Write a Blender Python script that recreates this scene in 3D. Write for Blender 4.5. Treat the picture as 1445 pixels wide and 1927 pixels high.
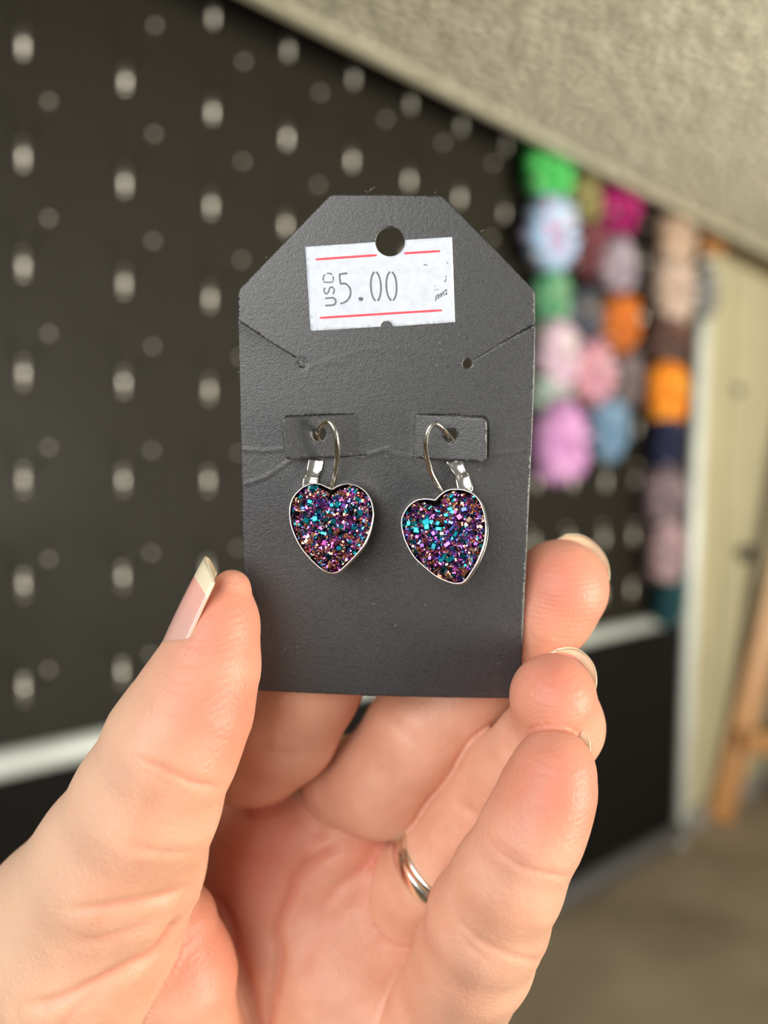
import bpy, math, random
import numpy as np
from mathutils import Vector, Matrix
from mathutils.geometry import delaunay_2d_cdt

for o in list(bpy.data.objects):
    bpy.data.objects.remove(o)
SC = bpy.context.scene
COL = SC.collection
random.seed(7)
rng = np.random.default_rng(11)

# ------------------------------------------------------------------ camera
F = 1600.0; CX = 722.5; CY = 963.5              # focal length and centre in pixels of 1445x1927
CAM = np.array([0.0, 0.0, 1.13])
ROLL = math.radians(1.3)
PITCH = math.atan((2418 - CX) / F * math.sin(ROLL) + (CY - 912) / F * math.cos(ROLL))
Fw = np.array([0, math.cos(PITCH), -math.sin(PITCH)])
R0 = np.array([1.0, 0, 0]); U0 = np.array([0, math.sin(PITCH), math.cos(PITCH)])
Rt = math.cos(ROLL) * R0 + math.sin(ROLL) * U0
Up = -math.sin(ROLL) * R0 + math.cos(ROLL) * U0
cd = bpy.data.cameras.new('camera'); cam = bpy.data.objects.new('camera', cd); COL.objects.link(cam)
M = Matrix(((Rt[0], Up[0], -Fw[0], CAM[0]), (Rt[1], Up[1], -Fw[1], CAM[1]), (Rt[2], Up[2], -Fw[2], CAM[2]), (0, 0, 0, 1)))
cam.matrix_world = M
cd.sensor_fit = 'HORIZONTAL'; cd.sensor_width = 36.0; cd.lens = F / 1445 * 36.0
cd.clip_start = 0.01; cd.clip_end = 60
cd.dof.use_dof = True; cd.dof.focus_distance = 0.132; cd.dof.aperture_fstop = cd.lens / 3.7
SC.camera = cam

# ------------------------------------------------------------------ world, lights, exposure
SC.view_settings.view_transform = 'Standard'; SC.view_settings.look = 'None'
SC.view_settings.gamma = 1.0; SC.view_settings.use_curve_mapping = False
SC.view_settings.exposure = -0.15
w = bpy.data.worlds.new('room_light'); SC.world = w; w.use_nodes = True
w.node_tree.nodes['Background'].inputs[0].default_value = (1.0, 0.96, 0.9, 1)
w.node_tree.nodes['Background'].inputs[1].default_value = 0.30

def area(name, loc, target, sx, sy, power, colr):
    l = bpy.data.lights.new(name, 'AREA'); l.shape = 'RECTANGLE'; l.size = sx; l.size_y = sy
    l.energy = power; l.color = colr
    o = bpy.data.objects.new(name, l); COL.objects.link(o); o.location = loc
    o.rotation_euler = (Vector(target) - Vector(loc)).to_track_quat('-Z', 'Y').to_euler()
    return o
area('window_light', (-0.52, -0.80, 1.44), (0.0, 0.15, 1.12), 0.9, 0.8, 16.5, (1.0, 0.985, 0.96))
dl = area('added_ceiling_fill', (2.3, -0.7, 0.95), (1.1, 1.5, 1.93), 1.0, 1.2, 118.0, (1.0, 0.95, 0.80)); dl.data.spread = math.radians(110)  # unseen fill lamp added to brighten the ceiling and right side

# ------------------------------------------------------------------ helpers
def cam2w(p):                                   # camera mm (right, up, depth) -> world m
    p = np.atleast_2d(np.asarray(p, float)) * 0.001
    return CAM + p[:, :1] * Rt + p[:, 1:2] * Up + p[:, 2:3] * Fw
def P(px, py, z):                               # a pixel at a depth in mm -> camera mm
    return np.array([(px - CX) * z / F, -(py - CY) * z / F, z])
def ray(px, py):
    return Fw + (px - CX) / F * Rt - (py - CY) / F * Up

WL = {}
def mesh_obj(name, verts, faces, mat, parent=None, smooth=True, attrs=None):
    """verts in world metres; linked as one mesh object"""
    verts = np.asarray(verts, float)
    off = WL[parent.name] if parent is not None else verts.mean(0)
    me = bpy.data.meshes.new(name)
    if isinstance(faces, np.ndarray):
        n = len(faces); kk = faces.shape[1]
        me.vertices.add(len(verts)); me.vertices.foreach_set('co', (verts - off).ravel())
        me.loops.add(n * kk); me.loops.foreach_set('vertex_index', faces.ravel().astype(np.int32))
        me.polygons.add(n); me.polygons.foreach_set('loop_start', np.arange(0, n * kk, kk, dtype=np.int32))
        me.update(calc_edges=True)
    else:
        me.from_pydata((verts - off).tolist(), [], faces)
    if smooth: me.polygons.foreach_set('use_smooth', [True] * len(me.polygons))
    if attrs:
        for k, v in attrs.items():
            if v.ndim == 1:
                a = me.attributes.new(k, 'FLOAT', 'POINT'); a.data.foreach_set('value', v.astype(np.float32))
            else:
                a = me.attributes.new(k, 'FLOAT_COLOR', 'POINT')
                a.data.foreach_set('color', np.c_[v, np.ones(len(v))].astype(np.float32).ravel())
    me.validate(); me.update()
    o = bpy.data.objects.new(name, me); COL.objects.link(o)
    if mat is not None: me.materials.append(mat)
    if parent is not None:
        o.parent = parent; WL[o.name] = off
    else:
        o.location = off; WL[o.name] = off
    return o
def tag(o, label=None, cat=None, group=None, kind=None):
    if label: o['label'] = label
    if cat: o['category'] = cat
    if group: o['group'] = group
    if kind: o['kind'] = kind
    return o
def thing(name, loc, label, cat, group=None):
    o = bpy.data.objects.new(name, None); COL.objects.link(o); o.location = loc
    o.empty_display_size = 0.01
    WL[o.name] = np.array(loc, float)
    return tag(o, label, cat, group)
def copy_thing(root, loc, label=None):
    r = root.copy(); COL.objects.link(r); r.location = loc; WL[r.name] = np.array(loc, float)
    if label: r['label'] = label
    for ch in root.children:
        c = ch.copy(); COL.objects.link(c); c.parent = r
    return r

# material helpers
def mat_new(name, base=(0.5, 0.5, 0.5), rough=0.6, metal=0.0, spec=0.5):
    m = bpy.data.materials.new(name); m.use_nodes = True
    b = m.node_tree.nodes['Principled BSDF']
    b.inputs['Base Color'].default_value = (*base, 1); b.inputs['Roughness'].default_value = rough
    b.inputs['Metallic'].default_value = metal; b.inputs['Specular IOR Level'].default_value = spec
    return m
def nd(m, typ, **kw):
    n = m.node_tree.nodes.new(typ)
    for k, v in kw.items():
        if k in n.inputs: n.inputs[k].default_value = v
        else: setattr(n, k, v)
    return n
def lk(m, a, b): m.node_tree.links.new(a, b)
def bsdf(m): return m.node_tree.nodes['Principled BSDF']
def coords(m): return nd(m, 'ShaderNodeTexCoord').outputs['Object']
def noise(m, scale, detail=4, rough=0.5, co=None):
    n = nd(m, 'ShaderNodeTexNoise'); n.inputs['Scale'].default_value = scale
    n.inputs['Detail'].default_value = detail; n.inputs['Roughness'].default_value = rough
    lk(m, co if co else coords(m), n.inputs['Vector']); return n
def ramp(m, fac, stops):
    r = nd(m, 'ShaderNodeValToRGB'); cr = r.color_ramp
    while len(cr.elements) < len(stops): cr.elements.new(0.5)
    for e, (p, c) in zip(cr.elements, stops): e.position = p; e.color = (*c, 1)
    lk(m, fac, r.inputs['Fac']); return r.outputs['Color']
def bump(m, h, strength, dist, prev=None):
    b = nd(m, 'ShaderNodeBump'); b.inputs['Strength'].default_value = strength; b.inputs['Distance'].default_value = dist
    lk(m, h, b.inputs['Height'])
    if prev is not None: lk(m, prev, b.inputs['Normal'])
    return b.outputs['Normal']

# ------------------------------------------------------------------ wall frame of reference
d0 = ray(2418, 912); WD = np.array([d0[0], d0[1], 0]); WD /= np.linalg.norm(WD)       # along the wall, away
WN = np.array([WD[1], -WD[0], 0]); WN = WN if np.dot(WN, -ray(40, 80)) > 0 else -WN     # towards the room
REF = CAM + ray(40, 80) * 1.189                                                        # a hook root on the board
def onwall(px, py, off=0.0):                    # pixel -> (along, height) on the plane off metres before the board
    r = ray(px, py); t = np.dot(REF + WN * off - CAM, WN) / np.dot(r, WN)
    q = CAM + r * t
    return np.dot(q - REF, WD), q[2]
def W(u, h, out=0.0): return np.array([*(REF + WD * u + WN * out)[:2], h])
def wbox(u0, u1, h0, h1, o0, o1):
    v = [W(u, h, o) for u in (u0, u1) for h in (h0, h1) for o in (o0, o1)]
    f = [(0, 1, 3, 2), (4, 6, 7, 5), (0, 4, 5, 1), (2, 3, 7, 6), (0, 2, 6, 4), (1, 5, 7, 3)]
    return v, f
def sbox(u0, u1, h0, h1, o0, o1):                # like wbox, but h0/h1 are offsets from the sloping ceiling when negative
    g = lambda u, h: CE(u) + h if h <= 0 else h
    v = [W(u, g(u, h), o) for u in (u0, u1) for h in (h0, h1) for o in (o0, o1)]
    f = [(0, 1, 3, 2), (4, 6, 7, 5), (0, 4, 5, 1), (2, 3, 7, 6), (0, 2, 6, 4), (1, 5, 7, 3)]
    return v, f
def merge(parts):
    V = []; Fc = []
    for v, f in parts:
        n = len(V); V += [np.array(a) for a in v]; Fc += [tuple(i + n for i in q) for q in f]
    return V, Fc
def bevel(o, wd, seg=3):
    b = o.modifiers.new('bevel', 'BEVEL'); b.width = wd; b.segments = seg; b.limit_method = 'ANGLE'
    return o

FLOOR = onwall(1389, 1508, -0.02)[1]
_a, _b = onwall(503, 0, 0.16), onwall(1260, 381, 0.16)
SLOPE = (_b[1] - _a[1]) / (_b[0] - _a[0])
def CE(u): return _a[1] + (u - _a[0]) * SLOPE          # ceiling height along the wall (it falls away slightly)
CEIL = CE(0.9); print('slope', SLOPE)
print('floor', FLOOR, 'ceil', CEIL, 'wall dist', np.dot(CAM - REF, WN), 'WD', WD, 'WN', WN)
def pix(q):
    v = np.asarray(q) - CAM; z = v @ Fw
    return CX + F * (v @ Rt) / z, CY - F * (v @ Up) / z
print('cols', [tuple(int(a) for a in pix(W(0.1524 * i, REF[2]))) for i in range(13)])

# ------------------------------------------------------------------ setting
m_floor = mat_new('brown_carpet', rough=0.95, spec=0.1)
n1 = noise(m_floor, 260, 3); n2 = noise(m_floor, 3, 4)
mx = nd(m_floor, 'ShaderNodeMath', operation='MULTIPLY_ADD'); lk(m_floor, n1.outputs['Fac'], mx.inputs[0]); mx.inputs[1].default_value = 0.6
lk(m_floor, n2.outputs['Fac'], mx.inputs[2])
lk(m_floor, ramp(m_floor, mx.outputs[0], [(0.5, (0.17, 0.135, 0.09)), (1.0, (0.36, 0.29, 0.21))]), bsdf(m_floor).inputs['Base Color'])
lk(m_floor, bump(m_floor, n1.outputs['Fac'], 0.8, 0.004), bsdf(m_floor).inputs['Normal'])

m_ceil = mat_new('pebbled_cream_ceiling', rough=0.8, spec=0.2)
v1 = nd(m_ceil, 'ShaderNodeTexVoronoi'); v1.inputs['Scale'].default_value = 58; lk(m_ceil, coords(m_ceil), v1.inputs['Vector'])
nn = noise(m_ceil, 45, 3); n3 = noise(m_ceil, 3, 2)
ad = nd(m_ceil, 'ShaderNodeMath', operation='ADD'); lk(m_ceil, v1.outputs['Distance'], ad.inputs[0]); lk(m_ceil, nn.outputs['Fac'], ad.inputs[1])
lk(m_ceil, ramp(m_ceil, ad.outputs[0], [(0.6, (0.88, 0.83, 0.67)), (1.1, (0.40, 0.375, 0.29))]), bsdf(m_ceil).inputs['Base Color'])
lk(m_ceil, bump(m_ceil, ad.outputs[0], 1.0, 0.012), bsdf(m_ceil).inputs['Normal'])

m_wall = mat_new('cream_wall_paint', (0.42, 0.38, 0.26), 0.6)
lk(m_wall, ramp(m_wall, noise(m_wall, 5, 3).outputs['Fac'], [(0.3, (0.33, 0.295, 0.19)), (0.7, (0.37, 0.33, 0.215))]), bsdf(m_wall).inputs['Base Color'])
m_trim = mat_new('cream_trim_paint', (0.50, 0.47, 0.355), 0.55)
m_brown = mat_new('brown_gap_shade', (0.20, 0.14, 0.07), 0.5)  # brown tone standing for the shade in the gap under the ceiling edge
m_white = mat_new('white_enamel', (0.72, 0.76, 0.73), 0.3)
lk(m_white, ramp(m_white, noise(m_white, 12, 3).outputs['Fac'], [(0.3, (0.50, 0.53, 0.51)), (0.7, (0.57, 0.60, 0.58))]), bsdf(m_white).inputs['Base Color'])
m_grey = mat_new('grey_enamel', (0.11, 0.11, 0.115), 0.4)
m_board = mat_new('black_pegboard', (0.016, 0.014, 0.012), 0.55, 0, 0.16)
vb = nd(m_board, 'ShaderNodeTexVoronoi'); vb.inputs['Randomness'].default_value = 0.0; vb.inputs['Scale'].default_value = 1 / 0.0254
mp = nd(m_board, 'ShaderNodeMapping'); mp.inputs['Rotation'].default_value = (0, 0, -math.atan2(WD[1], WD[0]))
lk(m_board, coords(m_board), mp.inputs['Vector']); lk(m_board, mp.outputs[0], vb.inputs['Vector'])
lk(m_board, ramp(m_board, vb.outputs['Distance'], [(0.10, (0.001, 0.001, 0.001)), (0.17, (0.012, 0.0102, 0.0068))]), bsdf(m_board).inputs['Base Color'])
nb = noise(m_board, 4, 3)
rr = nd(m_board, 'ShaderNodeMapRange'); lk(m_board, nb.outputs['Fac'], rr.inputs['Value']); rr.inputs['To Min'].default_value = 0.42; rr.inputs['To Max'].default_value = 0.68
lk(m_board, rr.outputs[0], bsdf(m_board).inputs['Roughness'])
m_black = mat_new('matt_black_board', (0.0035, 0.0028, 0.0022), 0.7, 0, 0.12)

big = 4.0
def slab(name, z0, z1, mat, poly):
    v = [np.array([x, y, z]) for z in (z0, z1) for x, y in poly]; n = len(poly)
    f = [tuple(range(n))[::-1], tuple(range(n, 2 * n))] + [(i, (i + 1) % n, n + (i + 1) % n, n + i) for i in range(n)]
    return tag(mesh_obj(name, v, f, mat, smooth=False), kind='structure')
E = [W(-2.6, 0, -0.06), W(4.2, 0, -0.06), W(4.2, 0, 3.2), W(-2.6, 0, 3.2)]
EC = [W(-2.6, 0, -0.06), W(4.2, 0, -0.06), W(4.2, 0, 1.9), W(0.25, 0, 1.9), W(-0.1, 0, 1.0), W(-2.6, 0, 1.0)]
slab('floor', FLOOR - 0.04, FLOOR, m_floor, [(e[0], e[1]) for e in E])
uh = [(-2.6, .16), (4.2, .16), (4.2, 1.9), (0.25, 1.9), (-0.1, 1.0), (-2.6, 1.0)]
cv = [W(a, CE(a) + k, b) for k in (0, 0.04) for a, b in uh]
tag(mesh_obj('ceiling', cv, [(5, 4, 3, 2, 1, 0), (6, 7, 8, 9, 10, 11)] + [(i, (i + 1) % 6, 6 + (i + 1) % 6, 6 + i) for i in range(6)], m_ceil, smooth=False), kind='structure')
v, f = wbox(-2.6, 4.2, FLOOR, CE(-2.6) + 0.2, -0.10, -0.02)
tag(mesh_obj('wall_left', v, f, m_wall, smooth=False), kind='structure')
v, f = sbox(4.12, 4.2, FLOOR, 0, -0.02, 3.2)
tag(mesh_obj('wall_back', v, f, m_wall, smooth=False), kind='structure')
# cove lip along the ceiling edge, brown strip painted as the shadowy gap below it, and upright ribs on the cream wall
v, f = sbox(-2.6, 4.2, -0.0, -0.001, 0.135, 0.175)
v = [q + np.array([0, 0, (-0.003, 0.045)[i // 2 % 2]]) for i, q in enumerate(v)]
bevel(tag(mesh_obj('trim_1', v, f, m_trim, smooth=False), kind='structure'), 0.012)
v, f = wbox(-2.6, 4.2, CE(-2.6) + 0.16, CE(-2.6) + 0.2, -0.02, 0.4)
tag(mesh_obj('trim_3', v, f, m_trim, smooth=False), kind='structure')
uB = onwall(1330, 700, -0.02)[0]
b0, b1 = onwall(1345, 432, -0.02), onwall(1445, 486, -0.02); bs_ = (b1[1] - b0[1]) / (b1[0] - b0[0])
v, f = wbox(uB - 0.02, 4.1, -0.07, 0.0, -0.02, 0.0)
v = [q + np.array([0, 0, b0[1] + ((uB - 0.02, 4.1)[i // 4] - b0[0]) * bs_]) for i, q in enumerate(v)]
bevel(tag(mesh_obj('gap_shade_strip', v, f, m_brown, smooth=False), kind='structure'), 0.004)
v, f = wbox(uB, 4.1, FLOOR, FLOOR + 0.07, -0.02, -0.004)
bevel(tag(mesh_obj('baseboard_left', v, f, mat_new('grey_baseboard', (0.2, 0.19, 0.17), 0.6), smooth=False), kind='structure'), 0.003)
# panelled door in the cream wall
dr = tag(mesh_obj('door_1', *wbox(uB + 0.14, uB + 0.98, FLOOR + 0.075, b0[1] - 0.13, -0.02, -0.002), m_wall, smooth=False), kind='structure')
bevel(dr, 0.003)
WL[dr.name] = np.array(dr.location)
for k in range(6):
    a = uB + 0.17 + k * 0.135
    bevel(mesh_obj('door_panel', *wbox(a, a + 0.12, FLOOR + 0.12, b0[1] - 0.18, -0.002, 0.006), m_wall, dr, smooth=False), 0.004)
def sphere(c, r, nu=12, nv=8, sc=(1, 1, 1)):
    v = [np.array(c) + np.array([0, 0, r * sc[2]])]
    for j in range(1, nv):
        t = math.pi * j / nv
        for i in range(nu):
            p = 2 * math.pi * i / nu
            v.append(np.array(c) + r * np.array([sc[0] * math.sin(t) * math.cos(p), sc[1] * math.sin(t) * math.sin(p), sc[2] * math.cos(t)]))
    v.append(np.array(c) - np.array([0, 0, r * sc[2]]))
    f = [(0, 1 + i, 1 + (i + 1) % nu) for i in range(nu)]
    for j in range(nv - 2):
        for i in range(nu):
            a = 1 + j * nu + i; b = 1 + j * nu + (i + 1) % nu
            f.append((a, a + nu, b + nu, b))
    L = len(v) - 1; s = 1 + (nv - 2) * nu
    f += [(s + i, L, s + (i + 1) % nu) for i in range(nu)]
    return v, f
def tube(path, rad, n=10, cap=True, flat=None):
    """tube along a polyline (world pts); rad scalar or list"""
    path = [np.array(p, float) for p in path]; m = len(path)
    if np.isscalar(rad): rad = [rad] * m
    V = []; Fc = []; prev = None
    for i in range(m):
        t = path[min(i + 1, m - 1)] - path[max(i - 1, 0)]; t /= np.linalg.norm(t)
        if prev is None:
            a = np.array([0, 0, 1.0]) if abs(t[2]) < 0.9 else np.array([1.0, 0, 0])
            nrm = np.cross(t, a)
        else: nrm = prev - t * np.dot(prev, t)
        nrm /= np.linalg.norm(nrm); prev = nrm; bn = np.cross(t, nrm)
        for k in range(n):
            a = 2 * math.pi * k / n
            V.append(path[i] + rad[i] * (math.cos(a) * nrm + math.sin(a) * bn))
    for i in range(m - 1):
        for k in range(n):
            a = i * n + k; b = i * n + (k + 1) % n
            Fc.append((a, b, b + n, a + n))
    if cap: Fc += [tuple(range(n))[::-1], tuple(range((m - 1) * n, m * n))]
    return V, Fc
def spline(pts, n):
    """Catmull-Rom through pts"""
    pts = np.array(pts, float); k = len(pts)
    ext = np.vstack([2 * pts[0] - pts[1], pts, 2 * pts[-1] - pts[-2]])
    out = []
    for s in np.linspace(0, k - 1, n):
        i = min(int(s), k - 2); t = s - i
        p0, p1, p2, p3 = ext[i:i + 4]
        out.append(0.5 * (2 * p1 + (p2 - p0) * t + (2 * p0 - 5 * p1 + 4 * p2 - p3) * t * t + (3 * p1 - p0 - 3 * p2 + p3) * t ** 3))
    return np.array(out)

hu, hh = onwall(1385, 1040, 0.0)
m_dark = mat_new('dark_bronze', (0.05, 0.045, 0.04), 0.4, 0.6)
mesh_obj('door_handle', *merge([sphere(W(hu, hh, 0.035), 0.028), tube([W(hu, hh, -0.002), W(hu, hh, 0.03)], 0.012)]), m_dark, dr)
hu, hh = onwall(1385, 735, 0.0)
mesh_obj('door_latch', *sphere(W(hu, hh, 0.008), 0.016), m_dark, dr)

# ------------------------------------------------------------------ pegboard with its white frame
uL = onwall(-900, 900)[0] - 0.6; uR = onwall(1292, 1000)[0]
railh = onwall(600, 1310)[1]
pb = thing('pegboard', W((uL + uR) / 2, FLOOR, 0), 'tall black pegboard panel in a white metal frame, lined with bare hooks', 'display board')
bo = mesh_obj('hook_panel', *wbox(uL, uR, railh, CE(uL) + 0.12, -0.012, 0.0), m_board, pb, smooth=False); bo['label'] = 'black perforated upper panel'
lo = mesh_obj('lower_panel', *wbox(uL, uR, FLOOR + 0.05, railh, -0.012, -0.002), m_black, pb, smooth=False)
rh0, rh1 = onwall(100, 1452)[1], onwall(100, 1372)[1]
rh = (rh0 + rh1) / 2; rr_ = 0.021
V_, F_ = tube([W(uL, rh, 0.012), W(uR - 0.06, rh, 0.012)], rr_, 16)
ob = mesh_obj('frame_rail', V_, F_, m_white, pb); ob['label'] = 'white tubular rail'
V_, F_ = tube([W(uR + 0.015, FLOOR + 0.0, 0.012), W(uR + 0.015, CE(uR) + 0.03, 0.012)], 0.021, 16)
ob = mesh_obj('frame_post', V_, F_, m_white, pb); ob['label'] = 'white upright end post'
V_, F_ = tube([W(uL, FLOOR + 0.05, 0.012), W(uR, FLOOR + 0.05, 0.012)], 0.03, 16)
ob = mesh_obj('bottom_rail', V_, F_, m_grey, pb); ob['label'] = 'dark grey bottom rail'

m_hook = mat_new('zinc_hook', (0.88, 0.84, 0.76), 0.36, 0.9)
def hook_parts(root):
    q = WL[root.name]
    o = lambda u, h, k: q + WD * u + np.array([0, 0, h]) + WN * k
    pl = merge([tube([o(0, -0.017, 0.004), o(0, 0.014, 0.004)], 0.0055, 10), sphere(o(0, 0.014, 0.004), 0.0055, 8, 6), sphere(o(0, -0.017, 0.004), 0.0055, 8, 6)])
    mesh_obj('back_clip', *pl, m_hook, root)
    mesh_obj('arm', *tube([o(0, 0.008, 0.004), o(0, 0.012, 0.03), o(0, 0.03, 0.085), o(0, 0.043, 0.095)], 0.0018, 8), m_dark, root)
    mesh_obj('end_ball', *sphere(o(0, 0.045, 0.096), 0.004, 10, 6), m_hook, root)
SP = 0.1524
hk = None
for c in range(-5, 13):
    for r in range(-7, 3):
        u = SP * c; h = REF[2] + SP * r
        if h > CE(u) + 0.1 or h < rh + 0.05 or u > uR - 0.05: continue
        p = W(u, h, 0)
        if hk is None:
            hk = thing('peg_hook', p, 'short bare metal peg hook sticking out of the black pegboard', 'hook', 'bare hooks in rows on the pegboard')
            hook_parts(hk)
        else: copy_thing(hk, p)

# ------------------------------------------------------------------ scrunchies hanging on the right part of the board
def fabric(name, cols, scale=26):
    cols = [tuple(0.72 * x for x in c) for c in cols]
    m = mat_new(name, cols[0], 0.85, 0, 0.2)
    n = noise(m, scale, 2, 0.4)
    k = len(cols)
    lk(m, ramp(m, n.outputs['Fac'], [(0.36 + 0.28 * i / max(1, k - 1), c) for i, c in enumerate(cols)]), bsdf(m).inputs['Base Color'])
    lk(m, bump(m, noise(m, 200, 2).outputs['Fac'], 0.4, 0.002), bsdf(m).inputs['Normal'])
    return m
def scrunchie_mesh(c, R, r, seed):
    rg = np.random.default_rng(seed); nu, nv = 72, 20
    ph = rg.uniform(0, 6.28, 6); V = []
    tl = rg.uniform(-0.25, 0.25)
    ax = np.array([0, 0, 1.0]); out = WN * math.cos(tl) + WD * math.sin(tl); si = np.cross(ax, out)
    for i in range(nu):
        a = 2 * math.pi * i / nu
        for j in range(nv):
            b = 2 * math.pi * j / nv
            ru = r * (1 + 0.20 * math.sin(11 * a + ph[0] + 1.3 * math.sin(b + ph[1])) + 0.13 * math.sin(19 * a + ph[2] + 2 * b) + 0.10 * math.sin(5 * a + ph[3]) + 0.08 * math.sin(3 * b + 9 * a))
            Rr = R * (1 + 0.05 * math.sin(3 * a + ph[4]))
            d = math.cos(a) * ax * 1.08 + math.sin(a) * si
            V.append(c + d * (Rr + ru * math.cos(b)) + out * ru * math.sin(b))
    Fc = [(i * nv + j, ((i + 1) % nu) * nv + j, ((i + 1) % nu) * nv + (j + 1) % nv, i * nv + (j + 1) % nv) for i in range(nu) for j in range(nv)]
    return V, Fc
# px, py, out, width px, colours, label
scr = [
 (1030, 318, .07, 112, [(.03, .22, .04), (.08, .50, .12), (.16, .70, .22)], 'bright green scrunchie at the top left of the scrunchies, under the ceiling edge'),
 (1098, 368, .03, 84, [(.16, .14, .05), (.34, .30, .13)], 'olive tan scrunchie right of the bright green one'),
 (1162, 388, .06, 92, [(.14, .0, .05), (.36, .01, .13), (.5, .05, .2)], 'deep magenta scrunchie under the ceiling edge'),
 (1036, 440, .09, 118, [(.58, .16, .26), (.36, .50, .72), (.30, .52, .80), (.46, .62, .78), (.62, .45, .55)], 'light blue scrunchie with pink patches below the bright green one'),
 (1108, 468, .03, 90, [(.08, .03, .03), (.22, .06, .08)], 'dark maroon scrunchie right of the light blue one'),
 (1158, 498, .07, 92, [(.22, .17, .22), (.44, .37, .44)], 'greyish lilac scrunchie below the magenta one'),
 (1036, 560, .07, 90, [(.03, .16, .08), (.12, .38, .2), (.3, .35, .25)], 'muted green patterned scrunchie beside the card shoulder'),
 (1092, 592, .04, 88, [(.03, .035, .05), (.10, .11, .15), (.2, .17, .15)], 'dark slate scrunchie left of the burnt orange one'),
 (1164, 606, .07, 94, [(.36, .09, .02), (.68, .20, .03)], 'burnt orange scrunchie in the middle column'),
 (1046, 668, .08, 110, [(.45, .30, .40), (.62, .46, .60), (.6, .55, .5)], 'pale pink and white scrunchie beside the card'),
 (1034, 745, .06, 96, [(.22, .32, .28), (.42, .50, .45)], 'pale mint scrunchie above the large pink one'),
 (1110, 700, .08, 104, [(.50, .30, .42), (.58, .22, .24), (.6, .42, .5)], 'pink scrunchie with coral patches in the middle column'),
 (1172, 712, .04, 92, [(.07, .05, .06), (.24, .19, .2)], 'dark grey brown scrunchie right of the coral patched pink one'),
 (1052, 832, .10, 134, [(.48, .22, .48), (.66, .36, .62)], 'large orchid pink scrunchie, lowest beside the card'),
 (1140, 806, .06, 104, [(.10, .18, .30), (.22, .34, .48)], 'dusty blue scrunchie right of the large orchid pink one'),
 (1268, 442, .06, 104, [(.36, .24, .17), (.56, .42, .32)], 'peach beige scrunchie at the top of the right column'),
 (1326, 398, .03, 62, [(.58, .50, .34), (.68, .60, .44)], 'small cream scrunchie near the post top'),
 (1336, 446, .02, 64, [(.34, .15, .05), (.5, .24, .1)], 'small tan orange scrunchie below the small cream one'),
 (1264, 546, .07, 108, [(.38, .28, .22), (.56, .43, .38)], 'rosy beige scrunchie second in the right column'),
 (1322, 552, .04, 80, [(.13, .13, .13), (.26, .26, .25)], 'grey bow scarf in scrunchie shape against the post beside the rosy beige one'),  # a bow scarf, built with the scrunchie mesh
 (1256, 642, .06, 98, [(.05, .03, .03), (.16, .08, .06)], 'dark brown scrunchie above the vivid orange one'),
 (1252, 738, .07, 100, [(.60, .16, .01), (.80, .26, .02), (.8, .38, .06)], 'vivid orange scrunchie with yellow in the right column'),
 (1252, 828, .06, 92, [(.008, .01, .03), (.02, .025, .07)], 'navy scrunchie directly below the vivid orange one'),
 (1248, 932, .06, 98, [(.10, .07, .09), (.30, .22, .25)], 'mauve grey scrunchie below the navy one'),
 (1250, 1034, .06, 100, [(.24, .17, .19), (.46, .30, .33)], 'dusty pink scrunchie above the dark teal one'),
 (1258, 1128, .05, 86, [(.004, .03, .04), (.012, .07, .08)], 'dark teal scrunchie lowest in the right column above the rail end'),
]
for i, (px, py, out, wpx, cols, lab) in enumerate(scr):
    out = max(out, 0.36 * wpx * (wpx and ((W(onwall(px, py)[0], 1.2, 0) - CAM) @ Fw)) / F)
    u, h = onwall(px, py, out); c = W(u, h, out)
    z = (c - CAM) @ Fw
    Dm = wpx * z / F; Rr = Dm * 0.26; r = Dm * 0.26
    V_, F_ = scrunchie_mesh(c, Rr, r, i)
    m = fabric('scrunchie_fabric', cols, 22)
    tag(mesh_obj('scrunchie', V_, F_, m), lab, 'scrunchie', 'scrunchies hanging on the pegboard')

# ------------------------------------------------------------------ wooden easel at the right edge
m_wood = mat_new('golden_wood', (0.45, 0.2, 0.05), 0.45)
nw = noise(m_wood, 8, 5, 0.6); nw.inputs['Distortion'].default_value = 2
lk(m_wood, ramp(m_wood, nw.outputs['Fac'], [(0.3, (0.25, 0.10, 0.02)), (0.7, (0.38, 0.175, 0.04))]), bsdf(m_wood).inputs['Base Color'])
def floorpt(px, py):
    r = ray(px, py); t = (FLOOR - CAM[2]) / r[2]; return CAM + r * t
def beam(a, b, wd, th, side):
    a = np.array(a); b = np.array(b); t = (b - a) / np.linalg.norm(b - a)
    s = side - t * np.dot(side, t); s /= np.linalg.norm(s); n = np.cross(t, s)
    v = [p + s * i * wd / 2 + n * j * th / 2 for p in (a, b) for i in (-1, 1) for j in (-1, 1)]
    f = [(0, 1, 3, 2), (4, 6, 7, 5), (0, 4, 5, 1), (2, 3, 7, 6), (0, 2, 6, 4), (1, 5, 7, 3)]
    return v, f
foot = floorpt(1352, 1548)
zf = (foot - CAM) @ Fw
side = Rt * 1.0
top = CAM + ray(1570, 700) * (zf * 1.0)
print('easel wall dist', (top - REF) @ WN, (foot - REF) @ WN)
es = thing('easel', (foot[0], foot[1], FLOOR), 'golden brown wooden easel leaning its leg beside the white post', 'easel')
b_ = bevel(mesh_obj('leg', *beam(foot + np.array([0, 0, 0.008]), top, 0.085, 0.03, side), m_wood, es, smooth=False), 0.004)
f2 = np.array([*(foot + np.array([Rt[0], Rt[1], 0]) * 0.66)[:2], FLOOR + 0.008])
bevel(mesh_obj('leg', *beam(f2, top, 0.085, 0.03, side), m_wood, es, smooth=False), 0.004)
f3 = foot + np.array([Rt[0], Rt[1], 0]) * 0.33 + np.array([Fw[0], Fw[1], 0]) * 0.12; f3[2] = FLOOR + 0.008
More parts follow.
